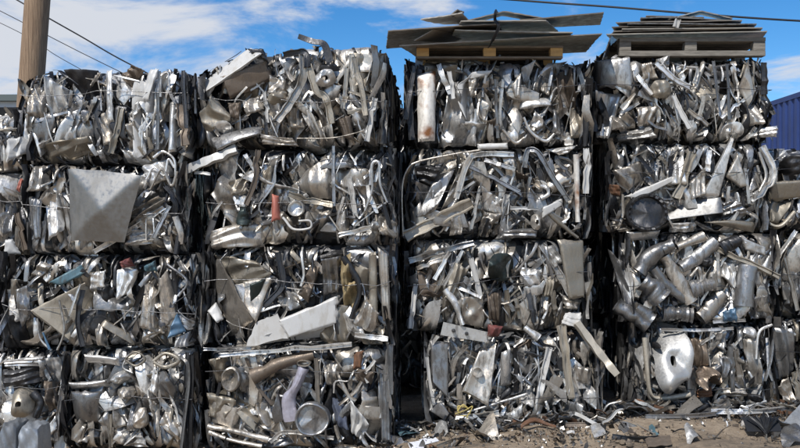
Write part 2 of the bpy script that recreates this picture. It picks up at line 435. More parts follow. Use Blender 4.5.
NB = [0]
def make_bale(label, x0, x1, y0, y1, Yf, zb=None, heroes=(), pal=None, nrand=64, nfill=380, yaw=0.0, lean=8, depth=1.4,
              size=1.0, zt=None, cut=None, group='scrap bales stacked in the wall', hidden=False, vert=True):
    NB[0] += 1
    r = np.random.default_rng(1000+NB[0]*17)
    X0, X1 = (x0-CX)*Yf/F, (x1-CX)*Yf/F
    if zt is None: zt = EYE-(y0-CY)*Yf/F
    if zb is None: zb = EYE-(y1-CY)*Yf/F
    hw, h, cx = (X1-X0)/2, zt-zb, (X0+X1)/2
    root = empty('scrap_bale', (cx, Yf, zb), R(yaw))
    tag(root, label, 'scrap bale', group)
    bale = dict(hw=hw, h=h, top=0.05 if y0 < 80 else 0.03, cut=cut)
    pal = pal or PAL
    V, Q = core_mesh(hw, depth, h, r)
    V[:, 2] = cutz(V, bale)
    mk('compacted_core', V, Q, 'dark', root, center=False)  # low dark metal colour stands in for the black shade deep in the gaps
    quads = []
    # hand placed pieces
    for hr in heroes:
        k, mat = hr[0], hr[1]
        wout = r.uniform(0.0, 0.04)+(0.03 if isinstance(hr[-1], dict) and 'label' in hr[-1] else 0)
        def loc(px, py): return np.array([(px-CX)*Yf/F-cx, EYE-(py-CY)*Yf/F-zb])
        plabel = None
        if k == 'q':
            c = hr[2]; opt = hr[3] if len(hr) > 3 else {}
            nm = opt.get('n', 'crushed_sheet'); n = opt.get('res', 26)
            TL, TR, BR, BL = [loc(c[i*2], c[i*2+1]) for i in range(4)]
            if abs((TR-BL)[0]*(TL-BR)[1]-(TR-BL)[1]*(TL-BR)[0]) > 0.045 or 'label' in opt: quads.append([TL, TR, BR, BL])
            u = np.linspace(0, 1, n); v = np.linspace(0, 1, n)
            U, Vv = np.meshgrid(u, v, indexing='ij')
            P = (BL[None, None]*((1-U)*(1-Vv))[..., None]+BR*(U*(1-Vv))[..., None]+TR*(U*Vv)[..., None]+TL*((1-U)*Vv)[..., None])
            x, z = P[..., 0], P[..., 1]
            sz = max(np.ptp(x), np.ptp(z)); sm = min(np.ptp(x), np.ptp(z))
            amp = opt.get('amp', 0.35)
            w = creases(x, z, opt.get('nf', 6), amp*1.25, r)
            if opt.get('nf', 6) > 4 and amp > .1:
                S_, Lg = (U, Vv) if np.ptp(x) < np.ptp(z)*1.3 else (Vv, U)
                kf = r.uniform(1.2, 3.2); ph = r.uniform(0, 1)
                tri = np.abs(((S_*kf+ph+0.25*np.sin(Lg*r.uniform(2, 5)+ph*6)) % 1)-0.5)*2
                tri = np.sqrt(tri*tri+.01)
                w = w+tri*sm*0.42/kf*min(1, amp*3)*r.uniform(.7, 1.4)
            em = np.minimum(np.minimum(U, 1-U)*np.ptp(x), np.minimum(Vv, 1-Vv)*np.ptp(z))
            if opt.get('nf', 6) > 2: w = w-0.03*np.exp(-em/0.010)
            tl = opt.get('tilt')
            if tl is None:
                tl = r.uniform(-0.35, 0.35, 2)
            w = w+(U-0.5)*tl[0]*sm+(Vv-0.5)*tl[1]*sz*0.6
            if 'bulge' in opt:
                w = w+opt['bulge']*np.cos((U-.5)*pi)*(0.35+0.65*np.cos((Vv-.5)*pi*0.9))
            if 'curl' in opt:
                w = w+opt['curl']*sz*(U-0.5)**2*2
            if 'apex' in opt:
                au, av, ah = opt['apex']
                w = w+ah*np.clip(np.minimum(np.minimum(U/au, (1-U)/(1-au)), np.minimum(Vv/av, (1-Vv)/(1-av))), 0, 1)
            w = (w-w.min()+wout*.5) if 'apex' in opt else (w-w.max()+0.03+wout)
            w = np.maximum(w, -0.35)
            # ragged outline
            jg = opt.get('jag', 0.012)*sm
            def wav(): return np.interp(u, np.linspace(0, 1, 9), r.normal(0, 1, 9))
            for ed in (0, -1):
                x[ed, :] += wav()*jg*1.6; z[:, ed] += wav()*jg*1.6
            S = uvw(np.stack([x.ravel(), z.ravel(), w.ravel()], 1))
            V, Q = thicken(S, n, n, 0.005)
            o = mk(nm, V, Q, mat, root, sharp=42)
        elif k in 'tb':
            rp = hr[2]*Yf/F; pts = hr[3]; opt = hr[4] if len(hr) > 4 else {}
            P = np.array([[*loc(*p)] for p in pts])
            n = len(P)
            dz = opt.get('dw', r.uniform(-0.05, 0.05))
            w = np.linspace(0, dz, n)+0.02+wout
            P3 = uvw(np.stack([P[:, 0], P[:, 1], w-rp*0.5], 1))
            P3 = smooth_path(P3, opt.get('n', 12) if n > 2 else 22)
            if k == 't':
                V, Q = tube(P3, rp, 14, opt.get('open', True), opt.get('crush', 0.17), r, opt.get('ribs', 0), opt.get('taper', 1.0))
                nm = 'wire' if rp < 0.007 else 'pipe'
            else:
                V, Q = tube(P3, rp/2, 4, False, opt.get('crush', 0.14), r, chan=(not opt.get('open')), box=True, flat=opt.get('flat', 0.35), taper=opt.get('taper', 1.0))
                nm = 'bent_bar'
            nm = opt.get('nm', nm)
            o = mk(nm, V, Q, mat, root, sharp=35)
        elif k == 'g':
            _, _, gx, gy, rx, ry, ang, hh = hr[:8]; opt = hr[8] if len(hr) > 8 else {}
            V, Q = dome(rx*Yf/F, ry*Yf/F, hh, 44, 16, opt.get('crump', 0.22), opt.get('hole'), r)
            V = V @ rotm(0, 0, R(ang)).T
            a_, b_, c = rx*Yf/F*.8, ry*Yf/F*.8, loc(gx, gy)
            quads.append([c+[-a_, b_], c+[a_, b_], c+[a_, -b_], c+[-a_, -b_]])
            c = loc(gx, gy)
            V = uvw(V, (c[0], -0.0-wout, c[1]))
            o = mk(opt.get('n', 'crushed_tank'), V, Q, mat, root, sharp=40)
        elif k == 'd':
            _, _, gx, gy, rx, ry = hr[:6]; opt = hr[6] if len(hr) > 6 else {}
            c = loc(gx, gy); A, B = rx*Yf/F, ry*Yf/F
            quads.append([c+[-A*.8, B*.8], c+[A*.8, B*.8], c+[A*.8, -B*.8], c+[-A*.8, -B*.8]])
            prof = opt.get('prof', [(1.0, -0.05), (1.0, 0.03), (0.93, 0.045), (0.84, 0.035), (0.78, -0.01), (0.5, -0.02), (0.02, -0.015)])
            nu = 40; ang = np.arange(nu)*2*pi/nu; rings = []
            for q, (s, w) in enumerate(prof):
                ww = w+0.012*np.cos(ang*20)*(0.8 < s < 0.99)*opt.get('tread', 0)
                rings.append(np.stack([A*s*np.cos(ang), B*s*np.sin(ang), ww+0*ang], 1))
            V = np.concatenate(rings); i = np.arange(len(prof)-1)[:, None]*nu; j = np.arange(nu)[None, :]; j2 = (j+1) % nu
            Q = np.stack([i+j, i+nu+j, i+nu+j2, i+j2], 2).reshape(-1, 4)[:, ::-1]
            V[:, 2] += creases(V[:, 0], V[:, 1], 7, 0.4, r); V[:, :2] *= 1+creases(V[:, 0], V[:, 1], 3, 0.6, r)[:, None]
            V = uvw(V, (c[0], -0.01-wout, c[1]))
            o = mk(opt.get('n', 'round_lid'), V, Q, mat, root, sharp=40)
        lab = (hr[-1].get('label') if isinstance(hr[-1], dict) else None)
        if lab: o['label'] = lab
    nh = len(heroes)
    nrand = min(nrand, 96-nh)
    # random pieces stay behind the hand placed ones
    def covered(px, pz):
        for poly in quads:
            inside = True; sg = 0
            for a in range(4):
                ax, az = poly[a]; bx, bz = poly[(a+1) % 4]
                cr_ = (bx-ax)*(pz-az)-(bz-az)*(px-ax)
                if sg == 0: sg = 1 if cr_ > 0 else -1
                elif cr_*sg < 0: inside = False; break
            if inside: return True
        return False
    # random crushed pieces
    area = 2*hw*h
    ncol = max(2, int(round(math.sqrt(nrand*2*hw/h*1.4)))); nrow = max(2, int(math.ceil(nrand/ncol)))
    cells = [(i, j) for i in range(ncol) for j in range(nrow)]
    r.shuffle(cells); cells = cells[:nrand]
    for n, (i, j) in enumerate(cells):
        px = -hw+0.04+(i+r.uniform(0.1, 0.9))/ncol*(2*hw-0.08)
        pz = 0.06+(j+r.uniform(0.1, 0.9))/nrow*(h-0.12)
        t = r.random()
        y = r.uniform(0.03, 0.24)
        if covered(px, pz):
            if r.random() < 0.75: continue
            y = 0.3
        mat = pick(pal, r)
        roll = R(r.normal(0, 24)) if r.random() < 0.72 else R(r.uniform(-90, 90))
        if t < 0.84:
            big = r.random() < 0.42
            W = (r.uniform(0.3, 0.55) if big else r.uniform(0.15, 0.36))*size; H = (r.uniform(0.4, 0.8) if big else r.uniform(0.25, 0.6))*size
            if big: y += 0.05
            S, nu, nv = rand_sheet(W, H, r.integers(3, 8) if big else r.integers(2, 5), r.uniform(0.75, 1.15), 34 if big else 22, 20, r)
            S, Q = thicken(S, nu, nv, 0.004)
            rot = rotm(R(r.normal(0, 30)), R(r.normal(0, 16)), roll)
            V = place_piece(S, (px, y, pz), rot, bale); nm = 'crushed_sheet'
            shp = 30
        elif t < 0.91:
            W = r.uniform(0.03, 0.09)*size; H = r.uniform(0.3, 0.7)*size
            S, nu, nv = rand_sheet(W*1.5, H, 2, r.uniform(0.7, 1.2), 9, 22, r, True)
            bend = r.uniform(-0.05, 0.05); S[:, 0] += bend*np.sin(S[:, 1]/H*pi*r.uniform(0.8, 2))
            S, Q = thicken(S, nu, nv, 0.004)
            V = place_piece(S, (px, y-0.02, pz), rotm(R(r.normal(0, 40)), R(r.normal(0, 12)), roll), bale); nm = 'bent_strip'
            shp = 36
        elif t < 0.94:
            H = r.uniform(0.2, 0.6); k = 5
            P = np.stack([r.normal(0, 0.035, k), np.linspace(-H/2, H/2, k), r.normal(0, 0.03, k)], 1)
            P = smooth_path(P, 4)
            V, Q = tube(P, r.uniform(0.008, 0.026), 9, True, 0.3, r)
            V = place_piece(V, (px, y-0.03, pz), rotm(0, R(r.normal(0, 15)), roll), bale); nm = 'pipe'; shp = 40
        elif t < 0.97:
            H = r.uniform(0.25, 0.6); k = 3
            P = np.stack([r.normal(0, 0.03, k), np.linspace(-H/2, H/2, k), r.normal(0, 0.02, k)], 1)
            V, Q = tube(smooth_path(P, 5), r.uniform(0.010, 0.022), 4, False, 0.15, r, box=True, flat=r.uniform(0.2, 1))
            V = place_piece(V, (px, y-0.03, pz), rotm(0, R(r.normal(0, 15)), roll), bale); nm = 'bent_bar'; shp = 35
        else:
            V, Q = dome(r.uniform(0.05, 0.12), r.uniform(0.07, 0.16), r.uniform(0.03, 0.08), 18, 7, 0.45, None, r)
            V = place_piece(V, (px, y-0.01, pz), rotm(0, 0, roll), bale); nm = 'crushed_can'; shp = 35
        mk(nm, V, Q, mat, root, sharp=shp)
    # fine filler: shards too many to count, also on the sides and top
    groups = {}
    fm = {'bright': .3, 'warm': .25, 'grey': .25, 'dark': .2}
    parts = []
    side_n = int(nfill*0.42)
    for q in range(nfill+side_n+60):
        if q < nfill:
            W = r.uniform(0.02, 0.07); H = r.uniform(0.10, 0.42)
            nu, nv = 4, 10
        else:
            W = r.uniform(0.03, 0.12); H = r.uniform(0.2, 0.7); nu, nv = 4, 9
        u = np.linspace(-.5, .5, nu); v = np.linspace(-.5, .5, nv)
        U, Vv = np.meshgrid(u*W, v*H, indexing='ij')
        w = creases(U, Vv, 2, 0.4, r)+r.uniform(-9, 9)*U*U/W*0.35+r.uniform(-.25, .25)*H*np.abs(Vv/H-r.uniform(-.4, .4))
        x = U*(1+r.uniform(-0.8, 0.8)*Vv/H)*(1-1.2*(Vv/H)**2)+r.uniform(-.3, .3)*H*np.abs(Vv/H-r.uniform(-.4, .4))
        S = np.stack([x.ravel(), Vv.ravel(), w.ravel()], 1)
        if q < nfill:
            rot = rotm(R(r.normal(0, 50)), R(r.normal(0, 15)), R(r.normal(0, 32)))
            C = (r.uniform(-hw+.03, hw-.03), r.uniform(0.0, 0.26), r.uniform(0.03, h-0.02))
            if covered(C[0], C[2]): C = (C[0], 0.3, C[2])
            elif q % 9 == 0:
                S[:, 0] *= r.uniform(.15, .4); S[:, 1] *= r.uniform(.8, 1.5); S[:, 2] *= .5; C = (C[0], r.uniform(-.03, .06), C[2])
            P = place_piece(S, C, rot, bale)
        elif q < nfill+side_n:
            s = 1 if r.random() < 0.5 else -1
            rot = rotm(R(90*s+r.normal(0, 35)), R(r.normal(0, 8)), R(r.normal(0, 7)))
            P = uvw(S @ rot.T, (s*(hw-0.015), r.uniform(0.02, depth-0.05), r.uniform(0.12, h-0.1)))
            P[:, 2] = np.clip(P[:, 2], 0.01, h+0.01+r.uniform(0, bale['top']))
            P[:, 0] = np.clip(P[:, 0], -hw-0.04, hw+0.04)
        else:
            rot = rotm(R(r.normal(0, 60)), R(r.normal(0, 30)), R(r.normal(0, 30)))
            C = (r.uniform(-hw+.05, hw-.05), r.uniform(0.05, depth*0.7), h-0.04)
            P = uvw(S*0.5 @ rot.T, C); P[:, 2] = np.clip(P[:, 2], 0.3*h, h+(0.09 if bale['top'] > 0.03 else 0.0))
        P[:, 2] = cutz(P, bale)
        parts.append((P, grid_faces(nu, nv)))
    V, Q = merge(parts)
    o = mk('packed_shards', V, Q, 'grey', root, center=False, sharp=60)
    o.data.materials.clear()
    ms = ['grey', 'dark', 'warm', 'bright', 'black', 'khaki']
    for k in ms: o.data.materials.append(MATS[k])
    sizes = [len(p[1]) for p in parts]
    idx = np.concatenate([np.full(s, (r.choice(6, p=[.27, .22, .22, .20, .05, .04]) if n < nfill else r.choice(6, p=[.22, .42, .10, .05, .18, .03]))) for n, s in enumerate(sizes)]).astype(np.int32)  # darker mix behind the front: shade of the sides put into the colour
    o.data.polygons.foreach_set('material_index', idx)
    o['kind'] = 'stuff'
    # baling wires round the front
    nw = 1 if not hidden else 0
    for k in range(nw):
        zz = h*r.uniform(.3, .75)
        n = 14; xs = np.linspace(-hw, hw, n)
        P = np.stack([xs, -0.03-0.02*r.random(n), zz+np.cumsum(r.normal(0, 0.014, n))+r.uniform(-.03, .03)*np.linspace(-1, 1, n)], 1)
        P = np.vstack([[-hw-0.01, depth*0.9, zz], [-hw-0.01, 0.05, zz], P, [hw+0.01, 0.05, zz], [hw+0.01, depth*0.9, zz]])
        V, Q = tube(P, 0.0035, 5, False, 0, r)
        mk('baling_wire', V, Q, 'dark', root)
    return root

exec_heroes = {}
H = exec_heroes
q, t, b, g, d = 'q', 't', 'b', 'g', 'd'
H['c1r1'] = [
 (q,'warm',[23,87,44,78,44,120,24,114],{'bulge':.05}), (q,'bright',[44,75,64,88,66,114,46,114],{'tilt':(-.5,.4)}),
 (q,'black',[62,69,96,69,97,96,80,101],{'curl':-.3,'amp':.15}), (q,'bright',[103,69,111,69,115,122,107,124],{'amp':.12}),  # black sheet stands in for the shade of a dark cavity
 (q,'warm',[94,118,106,108,116,141,104,146]), (q,'khaki',[42,143,90,136,93,153,42,163],{'amp':.15,'tilt':(0,.5)}),
 (q,'bright',[35,138,69,124,73,130,38,149],{'amp':.2}), (q,'grey',[66,100,88,111,86,124,66,118]),
 (q,'brown',[118,74,134,66,146,71,129,90]), (q,'white',[150,69,161,70,151,102,136,100],{'amp':.12,'label':'bright rounded pale slab'}),
 (q,'bright',[130,107,139,101,142,110,132,121]), (b,'khaki',6,[(123,108),(118,130),(112,154)]), (b,'grey',3,[(161,72),(160,150)]),
 (t,'bright',1.3,[(163,98),(164,80),(171,75),(173,92)]), (q,'bright',[168,101,177,100,178,152,170,153],{'bulge':.04,'amp':.1}),
 (b,'brown',8,[(181,104),(188,146)]), (b,'dark',4,[(186,72),(190,130)]), (q,'warm',[95,75,101,72,93,86,91,88]),
 (q,'bright',[14,112,33,110,28,140,10,150],{'tilt':(.6,0)}), (q,'white',[3,140,22,132,26,150,4,163]),
 (q,'warm',[120,128,135,120,140,145,125,150])]
H['c1r2'] = [
 (q,'panel',[72,169,148,176,128,242,72,240],{'nf':0,'apex':(.58,.45,.12),'tilt':(.1,.15),'res':30,'jag':0.004,'label':'large flat steel panel creased into four facets'}),
 (b,'bright',5,[(95,252),(130,230),(168,206)],{'flat':.6}), (q,'warm',[118,221,158,196,169,203,121,235]), (q,'bright',[134,229,160,231,151,244,125,246]),
 (q,'warm',[29,166,43,164,46,190,27,192],{'bulge':.05}), (q,'bright',[40,204,53,174,63,230,48,241]), (q,'bright',[60,192,69,205,71,249,62,232]),
 (q,'bright',[142,166,168,158,172,176,150,188]), (t,'bright',1.2,[(148,180),(156,168),(166,176),(170,160),(176,168)]),
 (t,'warm',1.2,[(152,190),(164,170),(174,186),(180,172)]), (b,'grey',4,[(171,206),(156,238)]), (b,'dark',5,[(166,186),(176,204),(168,236)]),
 (q,'bright',[138,176,150,172,150,184,128,200],{'jag':.1}), (t,'bright',1.4,[(155,158),(165,152),(176,160),(178,176)]),
 (q,'grey',[26,196,40,198,42,238,28,242])]
H['c0r2'] = [
 (q,'bright',[13,194,25,197,40,228,30,230]), (q,'white',[7,240,13,239,20,254,5,256],{'amp':.1}), (q,'orange',[20,178,24,180,22,193,17,190],{'label':'small orange scrap'}),
 (b,'brown',5,[(17,213),(25,250)]), (q,'warm',[-20,190,-2,186,4,236,-18,240]), (q,'grey',[-2,196,8,192,12,232,0,236])]
H['c1r3'] = [
 (q,'tan',[31,310,83,283,87,296,68,343],{'amp':.08,'nf':4,'tilt':(-.2,.3),'label':'large beige wedge of folded sheet'}),
 (q,'teal',[50,282,79,265,85,273,62,286],{'amp':.1,'label':'teal painted sheet'}), (q,'warm',[24,280,40,261,51,266,26,290]), (q,'white',[9,313,29,297,27,319,13,322]),
 (q,'dark',[-4,314,20,316,24,350,-2,352],{'bulge':.06}), (q,'bright',[89,273,106,270,105,288,87,291]), (q,'dark',[96,288,114,286,114,309,94,307],{'bulge':.06}),
 (q,'red',[120,262,132,257,135,266,121,269],{'bulge':.04,'label':'crushed red piece'}), (q,'bright',[116,269,139,268,129,293,117,300],{'amp':.15}),
 (q,'warm',[137,272,147,268,157,332,136,326],{'bulge':.07}), (q,'warm',[147,280,157,292,156,330,147,328],{'bulge':.05}),
 (q,'teal',[146,266,157,260,158,271,147,271],{'label':'small teal scrap'}), (q,'warm',[162,278,170,268,178,316,161,332],{'amp':.12}),
 (q,'blue',[179,312,187,331,170,338,175,320],{'amp':.15,'label':'bright blue scrap'}), (q,'white',[178,337,189,331,187,347,175,347]),
 (q,'khaki',[105,319,131,336,132,346,101,325],{'amp':.1}), (q,'warm',[91,311,103,311,104,346,97,346]), (t,'bright',1.0,[(38,318),(41,338),(52,350)]),
 (t,'blue',1.2,[(44,332),(48,342),(51,349)]), (b,'dark',5,[(84,290),(80,318),(86,345)]), (b,'bright',2,[(82,284),(72,315)]),
 (q,'bright',[113,300,133,292,136,318,118,318],{'jag':.08,'nf':9,'amp':.5}), (t,'grey',1.5,[(170,264),(190,280),(182,295)]), (t,'warm',1.2,[(60,300),(66,330),(60,349)]),
 (q,'grey',[16,290,28,284,30,312,18,330])]
H['c1r4'] = [
 (q,'bright',[85,354,120,357,120,366,86,363],{'amp':.1}), (q,'bright',[67,383,106,380,107,389,67,391],{'bulge':.06,'amp':.05,'n':'bucket_rim'}),
 (q,'grey',[69,391,101,391,98,426,70,424],{'bulge':.09,'amp':.08,'n':'crushed_bucket'}), (g,'bright',122,377,10,6,25,.06),
 (t,'khaki',1.1,[(127,358),(137,351),(147,358),(137,365),(127,359)]), (t,'khaki',1.6,[(155,360),(168,352),(181,359),(168,366),(156,361)]),
 (g,'grey',168,384,12,15,0,.09,{'crump':.35}), (q,'bright',[152,368,160,366,158,396,150,392],{'jag':.06}),
 (q,'warm',[137,383,157,404,143,406,138,394]), (q,'warm',[157,424,168,403,182,422,179,444],{'bulge':.05}), (q,'warm',[112,410,124,403,127,426,112,430]),
 (g,'warm',126,392,9,6,0,.06), (b,'dark',4,[(188,352),(186,448)]), (b,'grey',3,[(182,354),(191,372),(184,448)]), (b,'dark',5,[(193,354),(192,448)]),
 (q,'bright',[92,425,108,410,112,440,98,444],{'tilt':(.6,.2)}), (q,'bright',[118,440,140,430,150,446,120,449]), (b,'tan',4,[(110,414),(110,448)]),
 (q,'grey',[128,406,140,404,136,430,126,432]), (t,'bright',1,[(130,354),(124,366),(134,372)]), (g,'warm',142,417,7,10,10,.06)]
H['c0r4'] = [
 (g,'khaki',25,401,12,13,0,.11,{'hole':.22,'crump':.15}), (q,'warm',[13,416,43,413,44,429,14,429],{'bulge':.04}), (q,'dark',[3,370,38,366,38,383,4,387],{'bulge':.05}),
 (q,'bright',[4,360,45,356,40,368,5,367],{'amp':.15}), (q,'brown',[39,382,54,384,55,415,45,412],{'bulge':.03}), (b,'grey',4,[(62,388),(56,440)]),
 (q,'bright',[40,436,56,416,58,428,46,441],{'amp':.1}), (t,'dark',4,[(34,392),(42,402),(38,416)])]
H['c2r1'] = [
 (q,'white',[193,82,246,45,264,54,204,93],{'amp':.1,'nf':4,'tilt':(0,-.3),'label':'long white sheet over the top corner'}), (q,'white',[198,86,214,84,206,96,205,96],{'amp':.05}),
 (q,'brown',[221,76,265,59,270,77,227,98],{'amp':.10,'nf':5}), (q,'khaki',[196,112,210,94,232,119,199,132],{'amp':.15}), (q,'grey',[202,136,258,123,260,133,215,150],{'bulge':.05,'amp':.1}),
 (b,'white',3,[(264,92),(267,122)]), (q,'warm',[270,75,286,81,284,97,267,93]), (g,'khaki',278,98,11,6,10,.06), (b,'warm',8,[(304,56),(304,78),(291,104),(278,122)],{'flat':.5}),
 (b,'bright',5,[(289,88),(307,109)]), (b,'khaki',7,[(309,66),(317,90),(328,100),(333,125)],{'flat':.4}), (b,'dark',6,[(283,55),(305,53),(309,68)],{'flat':.5}),
 (b,'dark',5,[(300,38),(314,43),(326,47),(332,64)],{'flat':.15,'open':True,'crush':.02,'label':'torn dark strip curling above the top','taper':1.6}),
 (g,'bright',327,80,10,8,20,.07,{'hole':.3}), (b,'warm',4,[(348,70),(344,110)]), (b,'warm',5,[(353,56),(352,90),(357,126)]), (b,'white',5,[(376,100),(368,142)]),
 (q,'bright',[301,113,308,110,320,132,314,138]), (q,'brown',[338,119,351,116,355,142,342,137]), (t,'warm',0.7,[(298,139),(335,139),(365,133)]), (q,'warm',[260,134,292,138,298,146,262,144]),
 (b,'white',2,[(192,88),(192,112)]), (q,'warm',[240,100,256,92,262,108,246,116]), (q,'brown',[226,102,240,102,238,118,228,116]), (b,'khaki',5,[(356,60),(364,95),(368,118)]),
 (q,'dark',[246,48,262,48,268,62,256,58]), (q,'warm',[285,112,300,104,303,128,288,128])]
H['c2r2'] = [
 (b,'white',8,[(184,170),(210,159),(237,149)],{'flat':.7,'dw':0,'open':True,'label':'pale square tube jutting out past the corner'}), (b,'white',3,[(192,172),(210,174)]),
 (q,'warm',[206,194,228,160,241,152,234,231],{'nf':8}), (q,'khaki',[228,180,245,176,245,193,230,195]), (q,'warm',[208,231,261,214,262,247,209,249],{'bulge':.03,'amp':.12}),
 (t,'green',6,[(243,207),(243,225)]), (b,'bright',4,[(244,154),(254,171)]), (b,'brown',5,[(258,150),(256,178),(246,205)]), (q,'bright',[266,157,281,154,276,168,270,168]),
 (q,'orange',[272,194,279,196,281,219,272,222],{'bulge':.03,'amp':.1,'label':'orange red casing with a pale end'}), (b,'white',4,[(274,222),(276,233)]),
 (q,'warm',[290,186,333,146,335,199,311,200],{'bulge':.10,'amp':.15,'nf':5,'label':'large pale domed sheet with dark spots'}), (b,'khaki',6,[(289,194),(334,206)]),
 (d,'bright',297,209,8,8), (t,'white',1.3,[(268,216),(282,217),(294,229),(311,228),(311,221),(300,221)]), (q,'warm',[278,207,293,222,285,243,274,235]),
 (q,'bright',[336,170,347,164,366,187,344,188]), (b,'bright',5,[(350,178),(357,226)]), (t,'bright',1.4,[(366,211),(373,190),(373,166),(380,164),(381,184),(388,203)]),
 (b,'bright',4,[(340,236),(377,225)],{'flat':1}), (g,'bright',376,226,4,5,0,.05), (q,'warm',[377,214,396,222,396,238,380,234]), (q,'bright',[341,220,346,220,346,234,341,234]),
 (q,'khaki',[262,170,274,160,270,188,258,192]), (q,'warm',[304,210,330,206,335,238,310,240],{'nf':9,'amp':.5}), (b,'grey',3,[(334,146),(335,206)])]
H['c2r3'] = [
 (q,'warm',[203,267,220,258,255,320,225,339],{'amp':.12,'nf':4,'tilt':(.4,.1),'label':'broad folded beige sheet'}), (q,'khaki',[208,254,257,262,272,274,234,291],{'amp':.12}),
 (q,'warm',[240,282,273,276,256,323,243,306],{'amp':.1}), (q,'white',[205,312,213,303,222,320,216,323],{'amp':.05}),
 (q,'white',[256,322,279,313,288,337,245,347],{'amp':.03,'nf':2,'label':'flat white painted plate'}), (q,'white',[278,320,337,296,338,323,290,337],{'amp':.05,'nf':3,'label':'bent white painted plate'}),
 (q,'white',[268,334,312,320,331,338,246,347],{'amp':.04,'nf':2}), (q,'bright',[276,298,286,289,301,307,282,314]), (q,'brown',[297,294,313,257,321,262,308,303]),
 (q,'grey',[322,259,341,256,337,292,322,296],{'nf':7}), (q,'ochre',[340,257,351,253,352,290,342,285],{'nf':9,'amp':.6,'label':'ochre stained crumpled strip'}), (q,'ochre',[342,285,357,280,356,320,343,322],{'nf':9,'amp':.6}),
 (q,'tan',[350,262,369,268,367,296,355,277]), (q,'khaki',[369,253,377,251,378,322,369,318],{'amp':.1}), (q,'warm',[378,247,388,254,391,320,383,321],{'amp':.2}),
 (q,'warm',[366,296,379,312,374,334,350,322]), (b,'bright',5,[(355,334),(388,338)]), (b,'dark',6,[(278,252),(282,285),(262,308)]), (t,'dark',3,[(344,256),(360,285),(352,318)]),
 (q,'green',[250,284,266,278,258,300,250,302],{'amp':.05})]
H['c2r4'] = [
 (b,'bright',4,[(219,356),(290,349),(353,343)],{'flat':1,'dw':0,'label':'long thin pale beam along the top edge'}), (b,'grey',3,[(202,350),(250,349)],{'flat':1}),
 (q,'khaki',[208,360,226,356,224,394,208,395],{'bulge':.05}), (d,'warm',231,379,10,12,{'prof':[(1,-.05),(1,.02),(.88,.03),(.7,.0),(.3,-.06),(.02,-.06)],'n':'torn_ring'}), (q,'khaki',[205,394,237,400,227,421,206,418],{'bulge':.05}),
 (t,'brown',7,[(252,377),(281,363),(314,354)]), (t,'lilac',6.5,[(305,366),(298,382),(289,398),(292,420)],{'crush':.25,'label':'lilac coated bent pipe'}), (d,'warm',305,362,7,3),
 (b,'warm',4,[(317,357),(318,402)]), (d,'grey',314,417,17,16,{'label':'dented round pan','n':'round_pan','prof':[(1,-.06),(1.02,.03),(.95,.04),(.88,.03),(.82,-.02),(.5,-.03),(.02,-.025)]}),
 (q,'warm',[322,360,340,364,338,391,327,383]), (q,'cloth',[325,393,344,406,349,429,336,427],{'bulge':.04}), (q,'white',[350,397,370,423,361,441,350,432],{'bulge':.03}),
 (q,'brown',[352,365,375,370,371,384,357,380]), (q,'grey',[376,366,386,367,391,440,382,441],{'amp':.15}), (t,'warm',3,[(207,427),(236,432),(268,440)]),
 (b,'bright',4,[(270,442),(286,432),(334,438)]), (q,'warm',[240,408,262,400,272,425,256,438]), (q,'grey',[272,412,278,390,286,421,274,424],{'amp':.1}), (b,'brown',3,[(246,358),(256,385),(272,405)]),
 (q,'rust',[354,352,364,350,362,366,354,368]), (b,'bright',3,[(366,372),(376,358)]), (t,'warm',2.4,[(208,433),(230,440),(262,446)]), (b,'dark',4,[(212,432),(224,446),(228,436)])]
H['c3r1'] = [
 (q,'rustywhite',[417,75,436,70,435,141,418,143],{'bulge':.06,'amp':.08,'label':'tall pale sheet stained with rust'}), (b,'bright',5,[(438,65),(450,95)]), (b,'white',4,[(449,72),(453,100)]),
 (q,'bright',[449,80,474,84,476,146,440,144],{'nf':16,'amp':.45,'label':'crinkled pale foil sheet'}), (q,'warm',[468,78,480,71,476,97,470,97]), (b,'grey',3,[(495,80),(498,138)]), (b,'bright',3,[(503,80),(500,120),(510,140)]),
 (q,'warm',[511,86,522,71,520,98,514,98],{'amp':.15}), (q,'white',[522,67,536,60,529,82,524,82]), (q,'bright',[521,98,551,97,551,106,520,109],{'bulge':.04,'amp':.05}),
 (t,'bright',1.5,[(523,118),(530,132),(545,141),(554,134)]), (t,'warm',1.5,[(502,130),(515,143),(524,138)]), (q,'brown',[556,72,572,68,580,110,560,112],{'nf':12,'amp':.5}), (q,'khaki',[572,96,586,96,588,136,570,138],{'nf':12,'amp':.4}),
 (q,'warm',[538,66,552,78,548,96,540,90]), (q,'brown',[487,121,496,118,494,140,488,140]), (q,'grey',[553,110,568,108,566,142,552,142],{'nf':10,'amp':.5}), (b,'dark',6,[(408,72),(412,140)]), (b,'dark',4,[(414,66),(406,120)]),
 (q,'bright',[535,110,548,124,546,134,530,126])]
